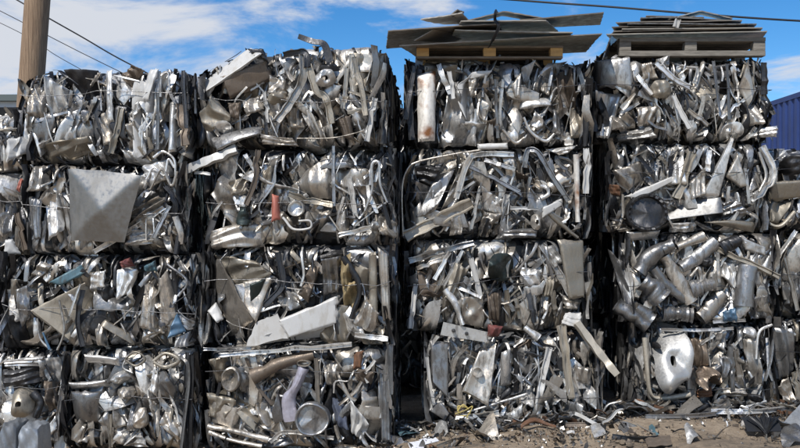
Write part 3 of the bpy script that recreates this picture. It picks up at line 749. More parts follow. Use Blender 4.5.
H['c3r2'] = [
 (q,'grey',[415,219,440,167,458,165,434,214],{'curl':-.3,'amp':.12}), (q,'warm',[440,212,462,162,470,160,458,200],{'amp':.15}), (q,'dark',[414,165,444,163,432,186,418,184]),
 (b,'bright',5,[(456,199),(468,162),(480,154),(514,155)],{'flat':.7}), (b,'tan',11,[(405,237),(438,220),(472,203)],{'flat':.4,'dw':0,'label':'tan channel bar slanting across the lower corner'}),
 (q,'white',[477,144,507,143,508,149,478,150],{'amp':.05}), (b,'grey',4,[(470,167),(519,192)]), (b,'grey',3,[(492,164),(522,195)]), (b,'bright',4,[(484,160),(515,170)]),
 (b,'grey',5,[(524,168),(527,152),(537,152),(552,176),(568,201)],{'flat':.6}), (q,'bright',[481,186,504,200,498,214,482,210]), (b,'white',7,[(506,194),(505,230)]), (b,'warm',3,[(479,189),(471,229)]),
 (b,'white',3,[(510,208),(541,209)]), (q,'white',[541,208,565,197,564,205,542,218],{'amp':.1}), (t,'bright',2,[(540,186),(546,188),(548,194),(540,199)]), (t,'rustywhite',2.8,[(575,155),(576,190),(577,222)],{'label':'upright pale pipe with rust streaks'}),
 (b,'white',6,[(586,148),(586,194)]), (q,'bright',[546,149,578,145,568,153,560,155]), (t,'khaki',2.3,[(549,213),(562,225),(578,238)]), (t,'warm',.8,[(403,236),(402,190),(407,170),(418,162),(450,155),(480,150)],{'nm':'wire'}),
 (q,'warm',[484,212,502,214,498,224,484,226]), (q,'warm',[450,218,464,214,462,234,450,236]), (b,'grey',4,[(555,160),(570,176)]), (g,'warm',536,222,5,8,0,.04,{'hole':.3}), (b,'dark',5,[(538,168),(552,210)]),
 (q,'grey',[505,230,538,228,536,238,500,238])]
H['c3r3'] = [
 (b,'grey',6,[(409,261),(440,252),(474,243)],{'flat':.7,'dw':0}), (b,'warm',4,[(417,268),(442,259)]), (b,'bright',4,[(434,279),(450,252)]), (b,'bright',3.5,[(443,286),(463,250)]), (b,'white',4.5,[(416,284),(410,328)],{'flat':.8}),
 (b,'white',5,[(471,258),(480,296)]), (q,'tan',[455,262,469,270,456,299,444,298],{'nf':6,'amp':.25}), (t,'bright',3.2,[(445,289),(455,303),(462,324)],{'crush':.2}), (b,'bright',3,[(459,288),(481,297)]),
 (q,'bright',[443,321,487,331,485,341,440,334],{'amp':.02,'nf':1,'tilt':(0,0),'jag':0,'label':'pale bracket with round holes'}), (g,'black',453,329.5,2.2,2.2,0,.13,{'crump':0,'n':'hole'}), (g,'black',466,332.5,2.2,2.2,0,.13,{'crump':0,'n':'hole'}), (q,'warm',[462,298,484,292,486,330,460,322],{'bulge':-.03,'amp':.2}),
 (g,'green',500,266,14,14,0,.09,{'crump':.4,'label':'dark green crushed drum'}), (q,'bright',[519,266,543,270,540,290,522,286],{'bulge':.05}), (b,'khaki',5,[(506,290),(509,322)]), (b,'khaki',4,[(516,298),(519,318)]), (q,'brown',[487,294,502,290,500,322,489,320]),
 (q,'khaki',[557,240,584,240,584,297,568,299],{'amp':.05,'nf':3,'label':'smooth tan sheet at the upper corner'}), (b,'warm',7,[(541,245),(556,268),(570,294)],{'flat':.4}), (q,'warm',[562,295,586,301,578,311,566,308],{'bulge':.03}),
 (q,'white',[566,313,583,313,580,328,560,323],{'nf':8,'amp':.4}), (q,'red',[488,324,503,326,500,337,487,337],{'bulge':.05,'label':'dark red scrap at the bottom edge'}), (t,'bright',3.6,[(524,327),(538,337)]),
 (q,'tan',[546,278,556,274,552,296,544,296]), (q,'bright',[546,248,556,244,566,262,554,268]), (b,'dark',5,[(528,290),(534,322)]), (b,'khaki',5,[(552,290),(556,314)])]
H['c3r4'] = [
 (q,'grey',[430,341,449,342,448,398,432,381],{'amp':.08,'label':'grey perforated panel'}), (b,'white',3,[(427,357),(430,382),(434,405)]), (q,'grey',[430,411,440,400,463,429,461,430],{'amp':.06,'label':'grey wedge leaning out at the foot'}),
 (q,'warm',[479,351,497,344,488,405,462,390],{'bulge':-.05,'amp':.1,'n':'crushed_sink','label':'crushed sink with a round drain'}), (d,'bright',477,371,5,5,{'n':'drain'}), (b,'warm',5,[(467,345),(456,358),(450,385)]),
 (q,'bright',[501,352,511,348,513,386,500,387],{'bulge':.04,'amp':.08}), (b,'dark',4,[(515,348),(516,392)]), (b,'white',6,[(549,347),(538,411)],{'flat':.5}), (q,'bright',[528,377,541,373,534,407,521,403]),
 (t,'bright',1.4,[(467,411),(528,394)]), (t,'bright',1.5,[(469,416),(490,425),(506,429),(519,421),(529,410)]), (b,'warm',6,[(461,417),(498,412)]), (q,'bright',[506,414,523,403,523,417,508,424],{'bulge':.04}),
 (t,'yellow',.7,[(457,410),(463,404),(470,412),(461,415),(458,406),(468,408)],{'label':'yellow wire tangle'}), (t,'yellow',.7,[(455,413),(465,409),(472,405),(466,416)]),
 (b,'tan',9,[(560,325),(566,360),(572,398)],{'flat':.4,'taper':.7,'label':'tan bent channel hanging down'}), (b,'tan',7,[(576,322),(594,348),(613,372)],{'flat':.7,'dw':.15,'open':True,'label':'tan tube sticking out to the right'}),
 (q,'bright',[562,399,586,405,580,423,562,418],{'nf':9,'amp':.4}), (q,'warm',[549,386,561,400,554,408,548,405]), (t,'warm',2.6,[(549,420),(556,425)]), (q,'bright',[585,376,600,396,596,410,584,400]), (q,'warm',[574,365,592,368,590,386,576,380]),
 (q,'bright',[485,400,500,398,498,412,484,410]), (t,'bright',1.3,[(601,415),(607,404),(620,400)]), (q,'grey',[449,392,460,384,458,400,450,402])]
H['c4r1'] = [
 (q,'bright',[597,59,630,57,632,90,602,86],{'bulge':.06,'amp':.06,'nf':4}), (q,'bright',[596,91,625,93,610,138,597,137],{'nf':6,'amp':.22}), (b,'bright',6,[(656,63),(671,79),(689,88)],{'flat':.4}), (b,'white',5,[(672,96),(687,129)]), (b,'bright',3,[(658,98),(673,86)]),
 (q,'bright',[688,86,705,83,722,115,717,121],{'nf':7,'amp':.3}), (q,'warm',[741,86,747,60,757,90,749,108],{'amp':.15}), (b,'bright',4,[(694,84),(698,68)]), (g,'khaki',660,90,11,9,0,.07), (b,'warm',4,[(687,110),(708,125)]), (b,'bright',3,[(721,118),(746,99)]),
 (q,'warm',[612,115,636,108,640,126,614,130]), (q,'bright',[655,60,672,54,670,66,656,68]), (q,'warm',[636,108,660,104,656,124,638,126]), (q,'bright',[620,133,650,126,656,137,622,140]), (b,'grey',3,[(712,62),(716,108)]), (b,'grey',3,[(726,64),(728,120)]),
 (q,'warm',[745,108,764,100,766,124,748,126]), (b,'dark',6,[(764,62),(765,94)]), (q,'bright',[760,128,776,126,776,137,752,137]), (q,'warm',[640,64,652,62,660,78,644,80]), (b,'bright',4,[(636,76),(650,96)])]
H['c4r2'] = [
 (q,'warm',[612,170,643,161,648,181,624,193],{'bulge':.07,'amp':.15}), (q,'white',[624,197,672,176,674,181,640,199],{'amp':.05}), (d,'dark',645,213,20,19,{'tread':1,'n':'round_ribbed_rim','label':'dark round ribbed rim'}),
 (q,'warm',[612,222,640,216,662,226,620,232],{'amp':.3}), (q,'grey',[634,205,652,202,660,224,640,226],{'amp':.3}), (q,'bright',[667,172,685,154,688,184,668,185],{'bulge':.03}), (b,'tan',8,[(692,153),(684,176),(675,198)],{'flat':.4,'label':'tan post leaning right'}), (q,'bright',[729,139,732,138,719,198,702,197],{'amp':.05}), (b,'bright',5,[(709,150),(706,172)]),
 (q,'warm',[726,176,738,152,746,187,740,188],{'amp':.1}), (b,'bright',7,[(762,147),(773,170),(767,188),(750,199)],{'flat':.5}), (q,'panel',[655,222,690,199,721,197,721,213],{'amp':.08,'nf':3,'label':'pale wedge shaped sheet'}), (q,'grey',[722,203,736,199,750,213,725,217]),
 (q,'khaki',[704,222,730,220,759,222,757,233],{'bulge':.03,'amp':.06}), (q,'bright',[626,232,660,230,658,239,630,241],{'amp':.08}), (q,'bright',[671,223,701,222,698,232,672,232],{'nf':9,'amp':.4}), (q,'warm',[688,184,704,168,706,194,690,200]),
 (t,'warm',1.5,[(758,152),(764,175),(756,192)]), (q,'bright',[745,196,758,190,756,206,742,206]), (b,'bright',3,[(744,168),(748,204)]), (b,'dark',5,[(752,158),(744,190)]), (q,'rust',[610,184,622,186,620,196,610,194])]
H['c5r2'] = [
 (q,'khaki',[770,182,806,180,807,198,770,201],{'amp':.06}), (q,'tan',[760,219,770,201,793,202,780,225],{'amp':.25}), (g,'dark',794,164,12,11,0,.08), (q,'grey',[778,158,800,150,806,160,786,166]), (t,'tan',2,[(764,222),(778,226),(792,212)])]
H['c4r3'] = [
 (t,'grey',8,[(638,272),(652,254),(670,245)],{'label':'fat grey pipe bent at the upper corner'}), (t,'warm',6.5,[(664,256),(676,276),(691,302)],{'crush':.2}), (t,'grey',6.5,[(680,268),(698,257),(716,242)],{'crush':.2}), (t,'warm',4.5,[(676,247),(704,236)]), (t,'grey',6,[(652,268),(667,286),(686,298)]),
 (t,'grey',11,[(641,281),(652,289),(661,298)],{'label':'short fat drum with a round hole'}), (t,'grey',8,[(690,290),(712,283)],{'ribs':5}), (t,'grey',7.5,[(662,312),(690,314)],{'ribs':6,'label':'ribbed hose section'}), (t,'warm',7.5,[(700,318),(712,308),(724,294)],{'crush':.22}),
 (t,'grey',7,[(617,304),(632,316),(646,326)]), (t,'grey',7,[(636,308),(652,319)]), (b,'tan',5,[(717,249),(748,262),(778,277)],{'flat':.6,'dw':0}), (t,'grey',10,[(748,266),(744,285),(742,306)],{'crush':.1}), (q,'bright',[741,236,765,247,765,256,746,250],{'amp':.1}),
 (q,'blue',[720,311,736,307,736,321,722,321],{'amp':.3,'label':'blue scrap between the pipes'}), (b,'bright',4,[(732,264),(734,300)]), (b,'warm',6,[(758,258),(760,294)]), (q,'bright',[722,262,736,262,734,290,722,276],{'nf':7}), (b,'warm',3,[(716,252),(716,282)]), (t,'dark',7,[(720,250),(738,240)]),
 (q,'grey',[612,250,626,262,640,306,628,312],{'nf':9,'amp':.3}), (q,'grey',[752,298,766,294,770,318,754,320],{'nf':8}), (g,'dark',706,262,6,5,0,.05), (b,'bright',3,[(712,322),(745,320)]), (t,'warm',2,[(690,276),(698,268),(700,284)])]
H['c5r3'] = [(b,'bright',4,[(794,231),(768,266)]), (b,'warm',5,[(775,240),(778,280)]), (b,'warm',4,[(784,256),(796,310)]), (q,'grey',[780,262,800,258,806,300,786,306]), (q,'khaki',[768,268,782,270,778,288,768,284]), (b,'grey',5,[(790,240),(789,268)])]
H['c4r4'] = [
 (g,'tanksteel',669,359,19,31,-4,.13,{'crump':.33,'hole':.16,'label':'large dented silver tank with round holes','n':'dented_tank'}), (g,'black',656,345,2.6,3,0,.15,{'crump':0,'n':'tank_hole'}), (g,'black',681,379,2.4,2.4,0,.15,{'crump':0,'n':'tank_hole'}),
 (t,'tan',2.4,[(643,337),(645,365),(649,392),(660,397),(688,393)],{'label':'tan frame bent round the tank'}), (t,'warm',2,[(646,338),(648,380),(652,400),(685,401)]), (q,'copper',[685,337,707,339,709,365,687,367],{'bulge':.07,'amp':.3,'label':'copper brown crushed shell'}), (g,'copper',705,376,13,11,-20,.08,{'crump':.7,'hole':.25,'n':'crushed_muffler','label':'rusty crushed muffler'}),
 (b,'bright',3,[(661,329),(700,330),(732,328)]), (q,'grey',[720,356,737,356,733,376,722,379]), (b,'warm',6,[(736,350),(744,388)]), (b,'grey',5,[(730,346),(732,390)]), (t,'bright',1.3,[(754,358),(757,332),(770,324)]), (q,'bright',[716,332,728,330,726,352,716,346],{'nf':8}),
 (q,'warm',[668,412,693,402,702,414,670,416],{'amp':.1}), (q,'warm',[716,388,745,388,747,396,720,398]), (g,'dark',753,398,7,5,0,.06), (q,'grey',[655,404,690,396,680,404,656,410]), (q,'warm',[744,340,758,338,764,386,752,388],{'nf':8}), (b,'bright',3,[(700,344),(712,334)]),
 (q,'rust',[696,390,710,386,712,396,698,398])]
H['c5r4'] = [(q,'grey',[770,328,799,330,799,372,781,385],{'bulge':.08,'amp':.2}), (b,'tan',6,[(794,372),(799,402)]), (q,'warm',[778,386,792,376,796,400,784,402]), (g,'grey',772,388,6,8,0,.05), (q,'bright',[800,330,820,332,822,380,802,382])]

# rows: pixel boundaries at each stack's own distance
Y1, Y2, Y3, Y4, Y5 = 8.0, 7.95, 8.40, 8.75, 8.95
def col(zb, boundaries, Y):
    """z of each boundary (top first), last one is the ground"""
    zs = [EYE-(y-CY)*Y/F for y in boundaries]; zs[-1] = zb; return zs
z1 = col(-0.08, [68, 164, 255, 350, 448], Y1)
z2 = col(-0.08, [50, 147, 246, 347, 448], Y2)
z3 = col(0.07, [60, 147, 240, 333, 425], Y3)
z4 = col(0.15, [57, 142, 233, 325, 411], Y4)
z5 = col(0.16, [148, 232, 320, 411], Y5)
z0 = col(-0.08, [112, 172, 258, 350, 448], 8.05)
D = {'black': .03, 'dark': .12, 'grey': .28, 'warm': .28, 'bright': .29, 'khaki': .03, 'brown': .02}
WARM = {'warm': .40, 'bright': .28, 'khaki': .07, 'grey': .18, 'dark': .08, 'black': .03, 'white': .03}
BR = {'bright': .38, 'warm': .22, 'grey': .19, 'white': .045, 'dark': .10, 'black': .02, 'khaki': .02}
def B(key, label, x0, x1, Y, zt, zb, **kw):
    dy = kw.pop('dy', 0.0)
    return make_bale(label, x0, x1, EYE, 0, Y+dy, zb=zb, zt=zt, heroes=H.get(key, ()), **kw)
# top flag is read from y0, so pass it explicitly
def BB(key, label, x0, x1, Y, zs, i, **kw):
    y0 = 60 if i == 0 and key[1] != '5' else 200
    return make_bale(label, x0, x1, y0, 0, Y, zb=zs[i+1], zt=zs[i], heroes=H.get(key, ()), **kw)

BB('c0r1', 'low end bale behind the foot of the wooden pole, cut by the left edge', -150, 19, 8.1, z0, 0, nrand=50)
BB('c0r2', 'bale at the left edge with a white triangle and a tiny orange scrap', -150, 22, 8.1, z0, 1, nrand=50)
BB('c0r3', 'dark end bale mostly cut off beside the bale with teal and red scraps', -180, 1, 8.15, z0, 2, nrand=30)
BB('c0r4', 'bottom left corner bale with a holed khaki drum behind the grey block', -110, 61, 8.0, z0, 3, nrand=50)
BB('c1r1', 'top bale under the wooden pole, with a white slab and dark shaded cavity', 20, 190, Y1, z1, 0, yaw=-3, pal=BR, cut=[(-1, .3, .12), (1, .2, .05)])
BB('c1r2', 'bale with one big flat steel panel creased into four facets', 23, 184, Y1, z1, 1, yaw=-2, nrand=58)
BB('c1r3', 'bale with a beige wedge and teal, blue and red scraps', 2, 197, Y1, z1, 2, yaw=-2, pal=WARM)
BB('c1r4', 'bottom bale with a crushed grey bucket and two oval rings', 64, 194, Y1, z1, 3, yaw=-3, pal=D)
BB('c2r1', 'top bale with a long white corner sheet and torn strip curling upward', 196, 383, Y2, [z2[0]+.05]+z2[1:], 0, yaw=-7, pal=WARM, cut=[(-1, .48, .33), (1, .25, .05), (0, .1, .32)])
BB('c2r2', 'bale with an orange red casing beside a pale spotted dome', 205, 392, Y2+.06, z2, 1, yaw=-5, pal=WARM)
BB('c2r3', 'bale with flat white painted plates across its lower half', 204, 391, Y2+.04, z2, 2, yaw=-4, nrand=56)
BB('c2r4', 'bottom bale with a lilac pipe and a dented round pan', 205, 389, Y2+.04, z2, 3, yaw=-4, pal=D)
BB('c3r1', 'top bale under the orange-block pallet, with crinkled foil and rusty sheet', 408, 590, Y3, z3, 0, pal=BR)
BB('c3r2', 'bale with a tan bar across its corner under a curved grey sheet', 406, 590, Y3+.02, z3, 1, nrand=52)
BB('c3r3', 'bale with a dark green drum, a holed bracket and smooth tan sheet', 408, 589, Y3, z3, 2, pal=D)
BB('c3r4', 'bottom bale with a crushed sink and perforated grey panel', 428, 600, Y3-.02, z3, 3, nrand=56)
BB('c4r1', 'top bale under the weathered grey pallet, next to the blue container', 596, 770, Y4, z4, 0, pal=BR)
BB('c4r2', 'bale with a dark ribbed round rim and a leaning tan post', 610, 768, Y4+.02, z4, 1, nrand=56)
BB('c4r3', 'bale packed with fat grey exhaust pipes and ribbed hose', 628, 778, Y4, z4, 2, pal=D, nrand=52)
BB('c4r4', 'bottom bale with a large silver tank beside a rusty muffler', 638, 772, Y4-.02, z4, 3, pal=D)
BB('c5r2', 'highest bale of the end stack, with a khaki box below the blue container', 770, 960, Y5, z5, 0, nrand=45)
BB('c5r3', 'end bale at the edge, above the big grey dented sheet', 779, 960, Y5, z5, 1, nrand=45, pal=D)
BB('c5r4', 'end bale on the ground at the edge, with a big grey dented sheet', 774, 950, Y5, z5, 2, nrand=45)
# second row, seen only in the gaps between the stacks
for lab, px, n in (('shaded bales seen through the narrow gap beside the torn-strip bale', 402, 4), ('shaded bales seen through the gap left of the pipe bale', 596, 4)):
    for k in range(n):
        names = ['bottom', 'second', 'third', 'top']
        Yb = 10.15
        s = 0.91
        make_bale('%s bale of the shaded rear pile behind the gap %s' % (names[k], 'beside the lilac pipe bale' if px == 402 else 'beside the exhaust pipe bale'),
                  px-75, px+75, 200, 0, Yb, zb=0.08+k*s, zt=0.08+(k+1)*s-0.01, nrand=14, nfill=120, hidden=True,
                  group='rear bales behind the gaps', pal=D)

# ------------------------------------------------------------------ pallets and loose sheets on top
def wbox(name, x0, x1, y0, y1, z0, z1, mat, parent, lab=None):
    V, Q = box_vq(x0, x1, y0, y1, z0, z1)
    o = mk(name, V, Q, mat, parent, smooth=False)
    m = o.modifiers.new('edge', 'BEVEL'); m.width = 0.004; m.segments = 1
    if lab: o['label'] = lab
    return o
def pallet(label, cx, y, z, W, Dp, mb, mblock, mdeck, rz=0, blocks=(0, .5, 1), hz=(0.022, 0.09, 0.022), open_face=False):
    root = empty('pallet', (cx, y, z), rz); tag(root, label, 'pallet', 'pallets of sheet metal on top of the wall')
    h0, h1, h2 = hz
    for k in range(3):
        yy = k*(Dp-0.1)/2
        wbox('bottom_board', -W/2, W/2, yy, yy+0.1, 0, h0, mb, root)
    for i in blocks:
        for k in range(3):
            yy = k*(Dp-0.1)/2
            xx = -W/2+i*(W-0.13)
            wbox('block', xx, xx+0.13, yy+0.003, yy+0.1, h0, h0+h1, mblock, root)
    for k in range(9):
        yy = k*(Dp-0.1)/8
        wbox('deck_board', -W/2, W/2, yy-0.004, yy+0.09, h0+h1, h0+h1+h2, mdeck, root)
    return root
zt3, zt4 = z3[0], z4[0]
pallet('pallet with bright orange wooden blocks under dark overhanging sheets', 0.945, 8.42, zt3+0.02, 1.54, 1.2, 'old_wood', 'new_wood', 'old_wood')
pallet('weathered grey pallet under a thick stack of sheets', 3.21, 8.78, zt4+0.015, 1.60, 1.15, 'pale_wood', 'pale_wood', 'pale_wood', rz=R(-0.5), blocks=(0, .49, 1), hz=(0.06, 0.10, 0.045))

def loose_sheet(label, c, mat, nf=3, amp=0.05, t=0.011, seed=0, name='metal_sheet', group='loose metal sheets on the pallets', n=22, jag=0.003, ridge=0.0):
    """c: four (px,py,Y) corners FL FR BR BL"""
    r = np.random.default_rng(seed+500)
    FL, FR, BR_, BL = [at(*p) for p in c]
    u = np.linspace(0, 1, n); U, Vv = np.meshgrid(u, u, indexing='ij')
    P = (FL*((1-U)*(1-Vv))[..., None]+FR*(U*(1-Vv))[..., None]+BR_*(U*Vv)[..., None]+BL*((1-U)*Vv)[..., None])
    z = creases(P[..., 0], P[..., 1], nf, amp, r)
    P[..., 2] += z+ridge*(1-np.abs(U-0.5)*2)
    P[..., 1] += r.normal(0, jag, U.shape)*((Vv < .01) | (Vv > .99)); P[..., 0] += r.normal(0, jag, U.shape)*((U < .01) | (U > .99))
    V, Q = thicken(P.reshape(-1, 3), n, n, t)
    o = mk(name, V, Q, mat, None, sharp=20)
    tag(o, label, 'metal sheet', group)
    return o
S3 = [
 ('widest dark sheet lying directly on the orange-block pallet', [(399,45,8.25),(602,33,8.25),(586,51,9.6),(420,59,9.6)], 'sheetdark', 2, .02, 0),
 ('dark sheet overhanging the left end of the orange-block pallet', [(388,29,8.1),(500,24,8.1),(505,41,9.3),(386,47,9.3)], 'sheetdark', 2, .02, 0),
 ('tan grey sheet in the middle of the orange-block pallet pile', [(455,30,8.15),(573,32,8.15),(562,42,9.2),(447,41,9.2)], 'sheetgrey', 1, .02, 0),
 ('dark sheet with a bright straight front edge', [(461,20.5,8.05),(546,20,8.05),(560,33,9.3),(455,33,9.3)], 'sheetgrey', 1, .01, 0),
 ('dark sheet pointing up and right beyond the orange-block pallet', [(520,19,8.2),(604,12.5,8.2),(600,25,9.4),(512,28,9.4)], 'sheetdark', 1, .02, 0),
 ('bent dark sheet peaked like a tent on the pile', [(464,21,8.3),(545,18,8.3),(540,22,9.1),(466,24,9.1)], 'sheetdark', 0, .0, .09),
 ('small torn pointed sheet on top of the left overhang', [(420,19.5,8.2),(462,13,8.2),(474,24,8.9),(446,24,8.9)], 'sheetgrey', 3, .06, 0),
 ('narrow dark flap curled up at the tip of the torn sheet', [(450,15,8.2),(464,11.5,8.25),(463,14,8.4),(456,18,8.4)], 'sheetdark', 0, .0, .04),
 ('short light edged sheet slipped between the left dark sheets', [(414,40,8.2),(434,29,8.15),(470,36,8.9),(450,42,8.9)], 'sheetdark', 1, .01, 0),
]
for k, (lab, c, m, nf, am, rd) in enumerate(S3): loose_sheet(lab, c, m, nf, am, seed=k, ridge=rd)
S4 = [
 ('lowest sheet lying on the weathered pallet boards', [(606,34,8.7),(767,31,8.7),(762,38,9.8),(612,40,9.8)], 'sheetgrey', 2, .015, 0),
 ('second sheet up on the weathered pallet, with a slanted front', [(613,31,8.72),(757,29.5,8.72),(752,36,9.8),(618,38,9.8)], 'sheetdark', 3, .03, 0),
 ('pale sheet with a long right overhang on the weathered pallet', [(622,28,8.7),(763,27,8.7),(757,34,9.8),(620,36,9.8)], 'sheetgrey', 2, .015, 0),
 ('brown dark sheet in the middle of the weathered pallet stack', [(612,27,8.75),(748,24.5,8.75),(745,31,9.8),(616,33,9.8)], 'sheetdark', 3, .03, 0),
 ('bright edged sheet above the brown dark sheet', [(628,23,8.7),(757,24,8.7),(750,31,9.8),(628,30,9.8)], 'grey', 2, .03, 0),
 ('dark sheet with a raised left corner near the top', [(616,22,8.75),(742,20,8.75),(738,27,9.8),(622,29,9.8)], 'sheetdark', 3, .03, 0),
 ('narrower grey sheet near the top of the weathered pallet', [(640,19,8.75),(742,18,8.75),(735,25,9.7),(642,27,9.7)], 'grey', 3, .04, 0),
 ('short thin dark sheet lying near the overhead cable', [(646,15.5,8.8),(704,17,8.8),(700,22,9.6),(648,22,9.6)], 'sheetdark', 1, .02, 0),
 ('topmost pale sheet bent into a peak', [(668,19,8.8),(733,18,8.8),(728,21,9.6),(672,22,9.6)], 'bright', 1, .02, .09),
]
for k, (lab, c, m, nf, am, rd) in enumerate(S4): loose_sheet(lab, c, m, nf, am, seed=40+k, ridge=rd)
# sheet drooping over the left end of the weathered pallet
o = loose_sheet('bent sheet drooping down over the left end of the weathered pallet', [(602,58,8.8),(611,31,8.75),(619,33,9.6),(610,55,9.6)], 'grey', 4, .1, seed=77)
# strap over the dark sheets
P = np.array([at(496,11,8.05), at(495,20,8.03), at(499,27,8.03), at(494,38,8.08), at(489,47,8.3)])
P = np.vstack([at(498,13,9.2), P])
V, Q = tube(smooth_path(P, 4), 0.016, 4, False, 0.05, box=True, flat=0.3)
tag(mk('strap', V, Q, 'rubber', None), 'black strap hanging over the front of the dark sheets', 'strap')
# white wedge on the second pile
V, Q = tube(np.array([at(678,20,8.66), at(676,27,8.66)]), 0.03, 4, False, 0.05, box=True, flat=0.6)
tag(mk('wedge', V, Q, 'white', None), 'small white wedge between sheets on the weathered pallet', 'wedge')

# ------------------------------------------------------------------ ground and yard
n = 150
xs = np.concatenate([np.linspace(-400, -9, 20), np.linspace(-8, 10, 200), np.linspace(11, 400, 20)])
ys = np.concatenate([np.linspace(-300, 3, 16), np.linspace(4, 12, 110), np.linspace(13, 500, 24)])
X, Y = np.meshgrid(xs, ys, indexing='ij')
rg = np.random.default_rng(3)
Z = gz(X)
for s, a in ((1.3, .018), (.5, .012), (.21, .008)):
    for _ in range(4):
        an = rg.uniform(0, 2*pi); Z = Z+a*np.sin((X*cos(an)+Y*sin(an))*2*pi/s/1.7+rg.uniform(0, 6))*0.5*((Y > 3.5) & (Y < 12.5) & (X > -8.5) & (X < 10.5))
gr = mk('ground', np.stack([X.ravel(), Y.ravel(), Z.ravel()], 1), grid_faces(len(xs), len(ys)), 'dirt', None, center=False, sharp=None)
gr['kind'] = 'structure'

# litter nobody could count: shards and crumbs on the dirt in front of the wall
parts = []; mi = []
ms = ['grey', 'warm', 'dark', 'brown', 'white', 'khaki', 'rust', 'teal', 'bright', 'black']
for k in range(3200):
    r = rg
    x = r.uniform(-1.0, 5.2); base = 8.35 if x < 2.3 else 8.7
    if x < 0: base = 7.9+0.2*(x > -.3)
    y = base-abs(r.normal(0, 0.55))+0.05
    if y < 6.6: continue
    s = r.choice([0.012, 0.02, 0.035, 0.06, 0.10], p=[.52, .31, .13, .035, .005])*r.uniform(.7, 1.4)
    nu, nv = 3, 4
    U, Vv = np.meshgrid(np.linspace(-.5, .5, nu)*s*r.uniform(.25, 1), np.linspace(-.5, .5, nv)*s*r.uniform(1, 2.0), indexing='ij')
    S = np.stack([U.ravel()+r.normal(0, .1*s, U.size), Vv.ravel()+r.normal(0, .08*s, U.size), creases(U, Vv, 4, 1.2, r).ravel()], 1)
    S = S @ rotm(R(r.normal(0, 35)), R(90+r.normal(0, 35)), 0).T
    S = S @ np.eye(3)
    P = uvw(S); a = r.uniform(0, 2*pi); c_, s_ = cos(a), sin(a)
    P = np.stack([P[:, 0]*c_-P[:, 1]*s_+x, P[:, 0]*s_+P[:, 1]*c_+y, P[:, 2]+float(gz(x))+0.25*s+0.01], 1)
    parts.append((P, grid_faces(nu, nv)))
    mi += [int(r.choice(10, p=[.20, .16, .20, .17, .01, .14, .05, .01, .02, .04]))]*6
for k in range(520):
    r = rg
    x = r.uniform(-.9, 5.3); base = 8.42 if x < 2.2 else 8.74
    if x < 0: base = 8.1+r.uniform(0, 1.2)
    y = base-abs(r.normal(0, 0.13)); Ln = r.uniform(.08, .36); Wd = r.uniform(.01, .05)
    U, Vv = np.meshgrid(np.linspace(-.5, .5, 4)*Wd, np.linspace(-.5, .5, 8)*Ln, indexing='ij')
    S = np.stack([(U*(1-1.2*(Vv/Ln)**2)).ravel()+.1*Ln*np.sin(Vv.ravel()/Ln*r.uniform(2, 6)), Vv.ravel(), (creases(U, Vv, 3, .6, r)-U*U/Wd*3).ravel()], 1)
    S = S @ rotm(R(r.normal(0, 50)), R(90+r.normal(0, 16)), 0).T
    P = uvw(S); a = R(90)+r.normal(0, .7); c_, s_ = cos(a), sin(a)
    P = np.stack([P[:, 0]*c_-P[:, 1]*s_+x, P[:, 0]*s_+P[:, 1]*c_+y, P[:, 2]+float(gz(x))+r.uniform(.015, .09)], 1)
    parts.append((P, grid_faces(4, 8)))
    mi += [int(r.choice(10, p=[.26, .22, .20, .07, .03, .06, .03, .0, .10, .03]))]*21
V, Q = merge(parts)
o = mk('scrap_litter', V, Q, 'grey', None, center=False, sharp=25); o.data.materials.clear()
for k in ms: o.data.materials.append(MATS[k])
o.data.polygons.foreach_set('material_index', np.array(mi, dtype=np.int32)); o['kind'] = 'stuff'
tag(o, 'small metal crumbs and shards scattered on the dirt', 'litter')
# stones / clods
parts = []
for k in range(900):
    x = rg.uniform(-1, 5.2); y = rg.uniform(6.7, 8.7); s = rg.choice([.008, .014, .025, .045], p=[.4, .35, .2, .05])
    th = np.linspace(0, 2*pi, 7)[:-1]
    rings = []
    for lv, rr_ in ((0, 1), (.5, .85), (.9, .4)):
        rings.append(np.stack([x+s*rr_*np.cos(th)*rg.uniform(.7, 1.2, 6), y+s*rr_*np.sin(th)*rg.uniform(.7, 1.2, 6), np.full(6, float(gz(x))+lv*s*.8)], 1))
    V = np.concatenate(rings); i = np.arange(2)[:, None]*6; j = np.arange(6)[None]; j2 = (j+1) % 6
    parts.append((V, np.stack([i+j, i+j2, i+6+j2, i+6+j], 2).reshape(-1, 4)))
    parts[-1] = (V, np.vstack([parts[-1][1], [[12, 13, 14, 15], [12, 15, 16, 17]]]))
V, Q = merge(parts)
o = mk('gravel', V, Q, 'dirt', None, center=False, sharp=None); o['kind'] = 'stuff'; tag(o, 'clods and pebbles lying on the brown yard dirt', 'gravel')

def gpts(pts, lift=0.02):
    out = []
    for p in pts:
        q_ = on_ground(p[0], p[1]); q_[2] += lift+(p[2] if len(p) > 2 else 0); out.append(q_)
    return np.array(out)
def rod(name, label, cat, pts, rad, mat, box=False, flat=0.5, lift=0.02, group=None):
    V, Q = tube(smooth_path(gpts(pts, lift), 5), rad, 8, not box, 0.1, rg, box=box, flat=flat)
    return tag(mk(name, V, Q, mat, None, sharp=35), label, cat, group)
rod('long_bar', 'long flat pale bar on the dirt below the silver tank', 'bar', [(645,421),(700,420),(716,418)], .022, 'grey', True, .35, .05, 'loose bars on the ground')
rod('long_bar', 'long pale bar running under the white paper ball to the edge', 'bar', [(711,417),(760,417),(805,411)], .026, 'bright', True, .4, .06, 'loose bars on the ground')
rod('thin_rod', 'thin grey rod slanting from the sink bale toward the silver tank bale', 'rod', [(607,414),(632,424),(655,436)], .009, 'warm', group='loose rods on the ground')
rod('thin_rod', 'short straight pale rod lying beside the black grille', 'rod', [(781,427),(794,422)], .008, 'white', group='loose rods on the ground')
